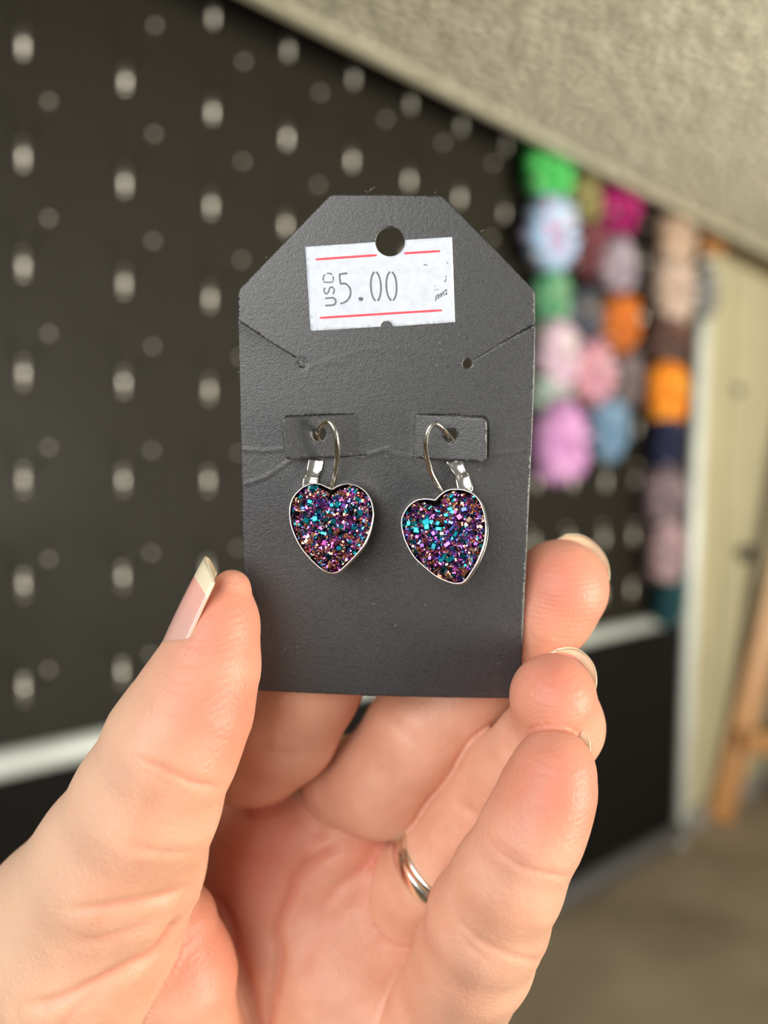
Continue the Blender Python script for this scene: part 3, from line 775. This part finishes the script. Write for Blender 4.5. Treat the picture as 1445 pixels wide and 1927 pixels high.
hl = [(715, 300), (800, 255), (880, 230), (960, 222), (1080, 250), (1200, 330), (1280, 450), (1318, 600), (1312, 750), (1260, 950), (1180, 1120), (1050, 1280), (920, 1410), (830, 1490), (740, 1520), (640, 1500), (540, 1440), (400, 1310), (270, 1150), (180, 980), (120, 800), (105, 600), (140, 450), (220, 340), (320, 260), (440, 218), (560, 230), (650, 268)]
spL = [(442, 305, .95, 0), (415, 500, .85, 1), (525, 640, .95, 1), (650, 595, 1.15, 4), (725, 555, .9, 1), (725, 620, .9, 8), (800, 545, 1.0, 0), (1115, 655, .95, 0), (490, 750, 1.0, 0), (365, 765, 1.0, 0), (635, 760, .85, 1), (745, 785, .85, 0), (1040, 870, 1.0, 0), (860, 860, .75, 0), (600, 950, .75, 0), (690, 920, .85, 1), (585, 1010, .9, 8), (615, 1085, .85, 4), (780, 1085, .9, 5), (825, 1165, 1.0, 0), (675, 1275, 1.05, 1), (590, 525, .85, 3), (880, 520, .8, 3), (310, 590, .7, 2), (570, 880, .75, 3), (980, 320, .65, 0), (1050, 345, .7, 0), (1090, 470, .8, 0), (960, 1170, .7, 2), (1200, 780, .6, 7), (900, 560, .9, 3), (270, 430, .7, 0), (1000, 575, .75, 1), (940, 860, .7, 4), (210, 660, .85, 8)]
earring('upright left heart earring, purple teal druzy stone in silver bezel on the card', (530, 880), 7.605, hl, (131.6, 0.02, 0.12), spL,
        [(690, 470, 136.0), (655, 400, 134.3), (665, 330, 133.0), (700, 245, 131.6), (790, 172, 130.3), (870, 215, 129.8), (925, 340, 129.8), (945, 520, 130.4), (950, 720, 131.6), (925, 920, 133.0), (872, 1130, 134.3)],
        ((510, 770), 7.605), [(648, 620, 136.2, 1.2), (640, 720, 134.85, 1.2), (620, 840, 134.8, 1.2), (590, 950, 134.95, 1.0), (565, 1010, 135.0, 1.2), (548, 1130, 135.0, 1.25)], None, None, 3)
hr = [(590, 455), (680, 372), (780, 312), (900, 298), (1030, 315), (1150, 370), (1240, 470), (1300, 620), (1332, 800), (1328, 980), (1290, 1150), (1210, 1350), (1130, 1490), (1025, 1635), (920, 1668), (800, 1648), (620, 1570), (430, 1420), (280, 1270), (170, 1070), (118, 900), (108, 760), (140, 650), (220, 535), (330, 458), (450, 438), (530, 442)]
spR = [(485, 790, 1.35, 0), (495, 850, 1.1, 0), (560, 790, .8, 0), (348, 905, 1.15, 0), (232, 805, .9, 0), (165, 825, .75, 0), (315, 805, .75, 0), (655, 810, .95, 1), (660, 885, .85, 0), (710, 950, .75, 7), (835, 420, .95, 0), (865, 480, .7, 0), (890, 530, .8, 6), (820, 605, .8, 0), (855, 645, .8, 0), (775, 690, .85, 0), (1020, 605, .9, 2), (890, 650, .75, 4), (750, 495, .9, 4), (165, 915, 1.0, 5), (590, 950, .95, 3), (830, 795, .75, 2), (905, 960, .9, 0), (715, 1315, .95, 0), (825, 1310, 1.1, 0), (730, 1465, 1.1, 1), (790, 1110, 1.1, 3), (595, 1130, 1.1, 1), (335, 1195, .9, 0), (285, 1070, .9, 1), (895, 1250, .7, 4), (890, 1450, .85, 4), (795, 1545, .95, 7), (1015, 1500, .95, 6), (670, 1550, .95, 6), (1135, 1175, .9, 7), (1205, 680, .7, 4), (1085, 755, .9, 7), (960, 720, 1.1, 5), (430, 1115, .9, 3), (850, 880, 1.1, 2), (1135, 560, .85, 6), (1145, 610, .85, 6), (1000, 1270, .9, 1)]
earring('tilted right heart earring, purple teal druzy stone in silver bezel on the card', (740, 880), 7.605, hr, (131.4, -0.20, 0.10), spR,
        [(760, 560, 136.0), (730, 480, 134.0), (680, 420, 132.6), (610, 320, 131.0), (520, 230, 130.0), (430, 225, 129.6), (350, 350, 129.6), (325, 520, 130.1), (340, 700, 131.0), (390, 900, 132.3), (470, 1080, 133.3), (590, 1280, 134.2)],
        ((760, 770), 8.03), [(700, 670, 136.2, 1.2), (745, 770, 134.85, 1.2), (805, 880, 134.8, 1.15), (860, 980, 134.9, .95), (885, 1045, 134.9, 1.2), (915, 1160, 134.9, 1.25), (940, 1280, 134.9, 1.25)], None, None, 5)

# ------------------------------------------------------------------ THE HAND (one continuous surface from a distance field)
def N3(px, py, z, rp): return (*P(px, py, z), rp * z / F)
G = {
 'thumb': [[N3(376, 1240, 129, 31), N3(398, 1180, 129, 26), N3(408, 1135, 132, 22)], [N3(436, 1108, 132, 36), N3(418, 1172, 132, 68), N3(394, 1250, 132, 93), N3(362, 1330, 131, 112), N3(325, 1400, 131, 124), N3(275, 1510, 134, 136), N3(225, 1620, 139, 158), N3(150, 1760, 148, 195), N3(90, 1930, 160, 235)]],
 'index': [[N3(478, 1424, 163, 98), N3(530, 1370, 158, 104), N3(572, 1290, 157, 104), N3(640, 1170, 154, 98), N3(670, 1080, 151, 90), N3(680, 1030, 149, 80)]],
 'middle': [[N3(652, 1470, 168, 84), N3(718, 1474, 164, 98), N3(790, 1375, 160, 100), N3(880, 1285, 160, 94), N3(960, 1210, 155, 93), N3(1022, 1146, 150, 92), N3(1053, 1106, 148, 91)]],
 'ring': [[N3(760, 1690, 168, 92), N3(822, 1632, 160, 90), N3(885, 1565, 155, 88), N3(955, 1465, 150, 87), N3(1022, 1402, 145, 88), N3(1048, 1366, 142, 85), N3(1040, 1311, 137, 81)]],
 'pinky': [[N3(1043, 1445, 131, 74), N3(1034, 1480, 131, 84), N3(1017, 1530, 131, 89), N3(996, 1575, 131, 93), N3(955, 1655, 133, 102), N3(918, 1728, 137, 111), N3(892, 1795, 142, 109), N3(842, 1900, 152, 104), N3(800, 2010, 160, 130)]],
 'palm': [[N3(500, 1560, 173, 100), N3(470, 1750, 178, 140), N3(430, 2050, 184, 170)],
          [N3(640, 1590, 173, 105), N3(590, 1800, 176, 140), N3(560, 2100, 184, 170)],
          [N3(745, 1680, 171, 95), N3(700, 1850, 172, 140), N3(650, 2100, 182, 170)],
          [N3(860, 1850, 166, 100), N3(790, 1960, 168, 150), N3(720, 2150, 180, 175)],
          [N3(640, 1840, 168, 110), N3(700, 1960, 168, 130)]],
 'thenar': [[N3(330, 1735, 150, 78), N3(330, 1830, 151, 108), N3(300, 2000, 158, 160), N3(400, 2250, 178, 190)]],
 'wrist': [[N3(440, 2150, 186, 210), N3(470, 2450, 205, 215), N3(480, 2750, 230, 225)], [N3(640, 2150, 186, 190), N3(600, 2450, 205, 200), N3(580, 2750, 230, 225)]],
}
KIN = {'thumb': 2.0, 'index': 2, 'middle': 2, 'ring': 1.6, 'pinky': 2, 'palm': 7.0, 'thenar': 3, 'wrist': 8}
def smin(a, b, k):
    h = np.maximum(k - np.abs(a - b), 0) / k
    return np.minimum(a, b) - h * h * k * 0.25
def cone(p, a, b):
    A3 = np.array(a[:3], np.float32); B3 = np.array(b[:3], np.float32); ab = B3 - A3; Lq = float(ab @ ab)
    t = np.clip(((p[..., 0] - A3[0]) * ab[0] + (p[..., 1] - A3[1]) * ab[1] + (p[..., 2] - A3[2]) * ab[2]) / Lq, 0, 1)
    d = np.sqrt((p[..., 0] - A3[0] - t * ab[0]) ** 2 + (p[..., 1] - A3[1] - t * ab[1]) ** 2 + (p[..., 2] - A3[2] - t * ab[2]) ** 2)
    return d - (a[3] + t * (b[3] - a[3]))
def group_eval(p, g):
    d = None
    for ch in G[g]:
        dc = None
        for a, b in zip(ch[:-1], ch[1:]):
            c = cone(p, a, b); dc = c if dc is None else smin(dc, c, KIN[g] if g != 'palm' else 2.0)
        d = dc if d is None else smin(d, dc, KIN[g])
    return d
def combine(D):
    fing = D['index']
    for g in ('middle', 'ring'): fing = smin(fing, D[g], 0.9)
    pw_ = smin(D['palm'], D['wrist'], 10)
    body = smin(pw_, D['thenar'], 2.2)
    body = smin(body, fing, 2.6)
    body = smin(body, D['pinky'], 0.9)
    return smin(body, D['thumb'], 1.8)
H = 0.42
allp = np.array([n for g in G.values() for ch in g for n in ch])
lo_ = (allp[:, :3] - allp[:, 3:4]).min(0) - 2; hi_ = (allp[:, :3] + allp[:, 3:4]).max(0) + 2
dims = np.ceil((hi_ - lo_) / H).astype(int) + 1
print('grid', dims, dims.prod() / 1e6)
axs = [np.float32(lo_[i]) + np.float32(H) * np.arange(dims[i], dtype=np.float32) for i in range(3)]
def grid_group(g):
    D = np.full(dims, 50.0, np.float32)
    a = np.array([n for ch in G[g] for n in ch]); pad = 6.0
    i0 = np.maximum(((a[:, :3] - a[:, 3:4]).min(0) - pad - lo_) // H, 0).astype(int)
    i1 = np.minimum(((a[:, :3] + a[:, 3:4]).max(0) + pad - lo_) // H + 2, dims).astype(int)
    sl = tuple(slice(i0[k], i1[k]) for k in range(3))
    gr = np.stack(np.meshgrid(*[axs[k][sl[k]] for k in range(3)], indexing='ij'), -1)
    D[sl] = group_eval(gr, g); return D
DG = {g: grid_group(g) for g in G}
FLD = combine(DG); del DG
def surface_nets(Fv):
    S = Fv < 0
    c = [S[i:Fv.shape[0] - 1 + i, j:Fv.shape[1] - 1 + j, k:Fv.shape[2] - 1 + k] for i in (0, 1) for j in (0, 1) for k in (0, 1)]
    sm = np.zeros(c[0].shape, np.int8)
    for a in c: sm += a
    act = np.argwhere((sm > 0) & (sm < 8))
    idx = -np.ones(c[0].shape, np.int32); idx[tuple(act.T)] = np.arange(len(act))
    cr = [(0, 0, 0), (0, 0, 1), (0, 1, 0), (0, 1, 1), (1, 0, 0), (1, 0, 1), (1, 1, 0), (1, 1, 1)]
    val = [Fv[act[:, 0] + a, act[:, 1] + b, act[:, 2] + d] for a, b, d in cr]
    acc = np.zeros((len(act), 3), np.float32); n = np.zeros(len(act), np.float32)
    for i in range(8):
        for j in range(i + 1, 8):
            df = [abs(cr[i][q] - cr[j][q]) for q in range(3)]
            if sum(df) != 1: continue
            m = (val[i] < 0) != (val[j] < 0); t = np.where(m, val[i] / (val[i] - val[j] + 1e-12), 0)
            p = np.array(cr[i], np.float32) + t[:, None] * (np.array(cr[j], np.float32) - np.array(cr[i], np.float32))
            acc += p * m[:, None]; n += m
    V = act + acc / n[:, None]
    quads = []
    for ax in range(3):
        sa = [slice(None)] * 3; sb_ = [slice(None)] * 3; sa[ax] = slice(0, -1); sb_[ax] = slice(1, None)
        e = np.argwhere(S[tuple(sa)] != S[tuple(sb_)]); o1, o2 = [(1, 2), (2, 0), (0, 1)][ax]
        e = e[(e[:, o1] > 0) & (e[:, o2] > 0) & (e[:, o1] < Fv.shape[o1] - 1) & (e[:, o2] < Fv.shape[o2] - 1)]
        def ci(d1, d2):
            q = e.copy(); q[:, o1] += d1; q[:, o2] += d2; return idx[q[:, 0], q[:, 1], q[:, 2]]
        qd = np.stack([ci(-1, -1), ci(0, -1), ci(0, 0), ci(-1, 0)], 1)
        ins = S[e[:, 0], e[:, 1], e[:, 2]]
        qd[~ins] = qd[~ins][:, ::-1]; quads.append(qd)
    return V, np.vstack(quads)
Vh, Qh = surface_nets(FLD); del FLD
Vh = (lo_ + Vh * H).astype(np.float32)
def full(p): return combine({g: group_eval(p, g) for g in G})
def grad(p, e=0.15):
    return np.stack([full(p + np.eye(3, dtype=np.float32)[i] * e) - full(p - np.eye(3, dtype=np.float32)[i] * e) for i in range(3)], 1) / (2 * e)
g_ = grad(Vh); f0 = full(Vh); gl = np.maximum(np.linalg.norm(g_, axis=1), .3)
Vh = Vh - g_ * (np.clip(f0, -.4, .4) / gl ** 2)[:, None]
nrmv = g_ / np.linalg.norm(g_, axis=1)[:, None]
names = list(G)
dist_g = np.stack([group_eval(Vh, g) for g in names], 1); sd_ = np.sort(dist_g, 1)
wj = np.clip(1.0 - (sd_[:, 1] - sd_[:, 0]) / 1.6, 0, 1)[:, None]
ed_ = np.vstack([Qh[:, [0, 1]], Qh[:, [1, 2]], Qh[:, [2, 3]], Qh[:, [3, 0]]])
def relax(X, wt, it):
    for _ in range(it):
        S_ = np.stack([np.bincount(ed_[:, 0], X[ed_[:, 1], k], len(X)) + np.bincount(ed_[:, 1], X[ed_[:, 0], k], len(X)) for k in range(3)], 1)
        c_ = np.bincount(ed_[:, 0], minlength=len(X)) + np.bincount(ed_[:, 1], minlength=len(X))
        X = X + (S_ / c_[:, None] - X) * wt * .6
    return X
Vh = relax(Vh, wj, 5); nrmv = relax(nrmv, wj, 4); nrmv /= np.linalg.norm(nrmv, axis=1)[:, None]; Vh = Vh.astype(np.float32)
dist_g = np.stack([group_eval(Vh, g) for g in names], 1); gid = dist_g.argmin(1)
pxv = CX + F * Vh[:, 0] / Vh[:, 2]; pyv = CY - F * Vh[:, 1] / Vh[:, 2]
CREASE = [  # groups, polyline px, depth mm, half width px
 (('palm', 'thenar', 'wrist'), [(656, 1591), (608, 1608), (559, 1646), (545, 1688), (521, 1747), (528, 1792), (521, 1844), (507, 1927), (500, 2000)], .8, 10),
 (('palm',), [(400, 1671), (435, 1740), (447, 1792), (469, 1844), (487, 1927), (500, 2010)], .9, 11),
 (('palm',), [(735, 1585), (700, 1622), (640, 1665), (600, 1720)], .45, 14),
 (('palm',), [(640, 1540), (590, 1580), (560, 1640)], .35, 16),
 (('palm', 'index'), [(425, 1521), (480, 1526), (530, 1515), (560, 1500)], .6, 10),
 (('palm',), [(740, 1600), (690, 1680), (600, 1760), (560, 1850)], .25, 16),
 (('palm',), [(790, 1700), (740, 1760), (680, 1790)], .25, 14),
 (('thumb',), [(250, 1425), (290, 1440), (327, 1457), (375, 1476), (430, 1476)], .40, 9),
 (('thumb',), [(245, 1440), (300, 1466), (350, 1490)], .15, 8),
 (('thumb',), [(235, 1590), (313, 1604), (395, 1599)], .28, 9),
 (('thumb', 'thenar'), [(372, 1648), (345, 1672), (289, 1690), (192, 1707), (110, 1714)], .55, 10),
 (('thumb', 'thenar'), [(350, 1716), (327, 1750), (289, 1798), (231, 1827), (120, 1880), (40, 1905)], 1.2, 13),
 (('thumb', 'thenar'), [(300, 1730), (220, 1760), (120, 1780)], .35, 12),
 (('thumb', 'thenar'), [(200, 1850), (140, 1900), (90, 1960)], .3, 12),
 (('pinky',), [(905, 1560), (918, 1576), (939, 1603), (987, 1633), (1056, 1648), (1085, 1640)], .28, 7),
 (('pinky',), [(925, 1570), (960, 1604), (1000, 1620)], .2, 7),
 (('pinky',), [(850, 1715), (870, 1737), (900, 1768), (953, 1795), (1000, 1806), (1040, 1800)], .26, 8),
 (('pinky',), [(860, 1750), (890, 1785), (930, 1808)], .2, 8),
 (('pinky',), [(1035, 1460), (1070, 1420)], -.0, 8),
 (('ring',), [(840, 1485), (851, 1497), (880, 1522), (920, 1535)], .35, 9),
 (('ring',), [(925, 1370), (945, 1395), (968, 1425)], .35, 8),
 (('ring',), [(1010, 1372), (1040, 1345), (1070, 1325), (1095, 1308)], .08, 6),
 (('middle',), [(720, 1325), (745, 1350), (781, 1383), (820, 1412)], .3, 12),
 (('index',), [(470, 1398), (538, 1415), (600, 1404)], .25, 12),
]
wr = np.zeros(len(Vh)); crs = np.zeros(len(Vh))
pq = np.c_[pxv, pyv]
for gs, pl, dep, wd in CREASE:
    ids = [names.index(g) for g in gs]
    m = np.isin(gid, ids) & (nrmv[:, 2] < -0.05)
    pl = [np.array(a, float) for a in spline(pl, len(pl) * 5)]
    d = dseg(pxv[m], pyv[m], pl)
    # taper towards both ends
    e0 = np.hypot(pxv[m] - pl[0][0], pyv[m] - pl[0][1]); e1 = np.hypot(pxv[m] - pl[-1][0], pyv[m] - pl[-1][1])
    tp = np.clip(np.minimum(e0, e1) / 40, 0.15, 1)
    v_ = np.exp(-(d / wd) ** 2)
    puff = 0.13 * np.exp(-((d - 2.4 * wd) / (1.3 * wd)) ** 2)
    if 'palm' in gs or 'pinky' in gs: puff = puff * .4
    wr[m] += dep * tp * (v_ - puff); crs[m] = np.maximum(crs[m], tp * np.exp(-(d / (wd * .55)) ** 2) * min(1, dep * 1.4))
    if dep > 0: pass
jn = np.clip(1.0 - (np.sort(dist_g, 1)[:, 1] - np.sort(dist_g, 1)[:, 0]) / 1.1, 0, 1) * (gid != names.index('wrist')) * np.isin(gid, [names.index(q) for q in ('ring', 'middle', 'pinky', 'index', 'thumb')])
Vd = Vh - nrmv * (wr + 0.45 * jn)[:, None]
# skin tint: pinker finger pads, knuckle side and web, plus shade painted into finger folds
tips = [((400, 1190), 130, 'thumb'), ((410, 1330), 110, 'thumb'), ((1060, 1100), 110, 'middle'), ((1050, 1290), 90, 'ring'), ((1050, 1480), 120, 'pinky'), ((430, 1600), 170, 'palm'), ((760, 1600), 110, 'palm'), ((360, 1800), 130, 'thenar')]
red = np.zeros(len(Vh))
for (x, y), s, g in tips:
    m = gid == names.index(g) if g != 'palm' else np.isin(gid, [names.index('palm')])
    red[m] = np.maximum(red[m], np.exp(-((pxv[m] - x) ** 2 + (pyv[m] - y) ** 2) / s ** 2))
red *= .85; red += .55 * crs + .35 * jn  # creases redder; finger junctions reddened to paint in their shade
pale = np.where(gid == names.index('thumb'), np.clip((330 - (pxv + (pyv - 1350) * .35)) / 160, 0, 1), 0)

m_skin = mat_new('skin', (0.80, 0.47, 0.34), 0.48, 0, 0.4)
ar = nd(m_skin, 'ShaderNodeAttribute'); ar.attribute_name = 'redness_and_fold_shade'
ap = nd(m_skin, 'ShaderNodeAttribute'); ap.attribute_name = 'paleness'
co = coords(m_skin)
ns1 = noise(m_skin, 90, 4, 0.55, co)
c_base = ramp(m_skin, ns1.outputs['Fac'], [(0.35, (0.66, 0.34, 0.225)), (0.65, (0.76, 0.43, 0.30))])
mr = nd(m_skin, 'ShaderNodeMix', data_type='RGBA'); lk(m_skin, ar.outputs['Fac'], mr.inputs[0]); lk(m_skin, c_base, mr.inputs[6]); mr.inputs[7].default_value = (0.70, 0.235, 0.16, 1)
mp2 = nd(m_skin, 'ShaderNodeMix', data_type='RGBA'); lk(m_skin, ap.outputs['Fac'], mp2.inputs[0]); lk(m_skin, mr.outputs[2], mp2.inputs[6]); mp2.inputs[7].default_value = (0.78, 0.50, 0.345, 1)
lk(m_skin, mp2.outputs[2], bsdf(m_skin).inputs['Base Color'])
bs = bsdf(m_skin); bs.inputs['Subsurface Weight'].default_value = 0.55; bs.inputs['Subsurface Radius'].default_value = (1.0, 0.35, 0.2); bs.inputs['Subsurface Scale'].default_value = 0.0032
wv_ = nd(m_skin, 'ShaderNodeTexWave'); wv_.wave_type = 'RINGS'; wv_.inputs['Scale'].default_value = 330; wv_.inputs['Distortion'].default_value = 9; wv_.inputs['Detail'].default_value = 1; wv_.inputs['Detail Scale'].default_value = 0.35
lk(m_skin, co, wv_.inputs['Vector'])
vo_ = nd(m_skin, 'ShaderNodeTexVoronoi'); vo_.feature = 'DISTANCE_TO_EDGE'; vo_.inputs['Scale'].default_value = 900; lk(m_skin, co, vo_.inputs['Vector'])
wm = nd(m_skin, 'ShaderNodeMath', operation='MULTIPLY'); lk(m_skin, wv_.outputs['Fac'], wm.inputs[0]); lk(m_skin, ar.outputs['Fac'], wm.inputs[1])
b1 = bump(m_skin, wm.outputs[0], 0.3, 0.00012)
b2 = bump(m_skin, vo_.outputs['Distance'], 0.45, 0.00022, b1)
b3 = bump(m_skin, noise(m_skin, 420, 4, 0.6, co).outputs['Fac'], 0.35, 0.0003, b2)
lk(m_skin, b3, bs.inputs['Normal'])

hw = cam2w(Vd)
hand = thing('hand', cam2w(P(560, 2000, 180))[0], 'open left hand with fair skin, palm forward, pinching the charcoal earring card', 'hand')
body = mesh_obj('palm_and_fingers', hw, Qh[:, ::-1].copy() if False else Qh, m_skin, hand, attrs={'redness_and_fold_shade': np.clip(red, 0, 1), 'paleness': pale})
print('hand verts', len(hw))

# nails
m_nail = mat_new('nail', (0.80, 0.42, 0.36), 0.22, 0, 0.5)
bsdf(m_nail).inputs['Subsurface Weight'].default_value = 0.3; bsdf(m_nail).inputs['Subsurface Scale'].default_value = 0.002; bsdf(m_nail).inputs['Coat Weight'].default_value = 0.3
m_nedge = mat_new('nail_free_edge', (0.80, 0.70, 0.50), 0.3)
def nail(C, D, Nn, r, s0, s1, span, flare=0.0, drop=0.0, tipround=1.2, edge=1.3, th=0.35):
    """curved plate over a finger end. C centre (cam mm), D towards the tip, Nn outwards on the back of the finger"""
    D = np.array(D, float); D /= np.linalg.norm(D); Nn = np.array(Nn, float); Nn -= D * (Nn @ D); Nn /= np.linalg.norm(Nn); Sd = np.cross(D, Nn)
    nu, nv = 22, 26; V = []
    for lay in (0, 1):
        for i in range(nu):
            for j in range(nv):
                ph = math.radians(span) * (2 * j / (nv - 1) - 1); q = ph / math.radians(span)
                smax = s1 - tipround * (abs(q) ** 2.4) * 1.0
                sb0 = s0 + 1.6 * q * q; s = sb0 + (smax - sb0) * i / (nu - 1)
                rr2 = r - lay * th - drop * max(0, (s - s0) / (s1 - s0)) ** 2 + flare * 0
                V.append(np.array(C) + D * s + rr2 * (math.cos(ph) * Nn + math.sin(ph) * Sd))
    Fc = []; n = nu * nv
    for lay in (0, 1):
        for i in range(nu - 1):
            for j in range(nv - 1):
                a = lay * n + i * nv + j; q = (a, a + 1, a + nv + 1, a + nv); Fc.append(q if lay else q[::-1])
    nm = [(1 if i >= nu - 1 - int(edge / (s1 - s0) * nu) - 1 else 0) for _ in (0, 1) for i in range(nu - 1) for j in range(nv - 1)]
    def rimq(a, b): Fc.append((a, b, b + n, a + n)); nm.append(1)
    for j in range(nv - 1): rimq((nu - 1) * nv + j, (nu - 1) * nv + j + 1); rimq(j + 1, j)
    for i in range(nu - 1): rimq(i * nv + nv - 1, (i + 1) * nv + nv - 1); rimq((i + 1) * nv, i * nv)
    o = mesh_obj('nail', cam2w(V), Fc, m_nail, hand)
    o.data.materials.append(m_nedge); o.data.polygons.foreach_set('material_index', nm)
    return o
mm = lambda px, z: px * z / F
# thumb: back of the thumb faces left, nail seen side-on
nail(P(404, 1188, 132), (.39, .92, 0), (-.915, .40, -.18), 6.8, -6.8, 10.2, 60, drop=0.9, tipround=2.4, edge=2.4, th=0.22)
nail(P(1053, 1106, 148), (.68, .68, -.25), (.10, .10, 1), mm(91, 148) * .93, -3, mm(99.5, 148), 60, drop=2.0, tipround=2.6)
nail(P(1040, 1311, 137), (.66, .70, -.25), (.10, .10, 1), mm(81, 137) * .93, -3, mm(92, 137), 60, drop=2.0, tipround=2.4)
nail(P(1043, 1445, 131), (.62, .76, -.20), (.15, .10, 1), mm(71, 131) * .93, -3, mm(83, 131), 56, drop=2.0, tipround=2.2)

# finger ring on the ring finger
m_ring = mat_new('polished_silver', (0.90, 0.88, 0.80), 0.16, 1.0)
rc = np.array(G['ring'][0][1][:3]) * 1.0; rD = np.array(G['ring'][0][2][:3]) - np.array(G['ring'][0][1][:3]); rD /= np.linalg.norm(rD)
rC = rc + rD * 1.9; a1 = np.cross(rD, [0, 0, 1.0]); a1 /= np.linalg.norm(a1); a2 = np.cross(rD, a1); rr0 = G['ring'][0][1][3]
prf = [(-2.1, -.4), (-2.1, .35), (-1.8, .62), (-.2, .68), (.25, .66), (.45, .40), (.65, .60), (1.4, .58), (1.7, .35), (1.7, -.4)]
V = []; Fc = []; NN = 96
for i in range(NN):
    a = 2 * math.pi * i / NN; dr_ = math.cos(a) * a1 + math.sin(a) * a2
    for s, h in prf: V.append(rC + rD * s * 1.15 + dr_ * (rr0 + h))
kk = len(prf)
for i in range(NN):
    for k in range(kk): Fc.append((i * kk + k, ((i + 1) % NN) * kk + k, ((i + 1) % NN) * kk + (k + 1) % kk, i * kk + (k + 1) % kk))
tag(mesh_obj('finger_ring', cam2w(V), Fc, m_ring), 'plain polished silver band with one groove worn on the ring finger', 'ring')
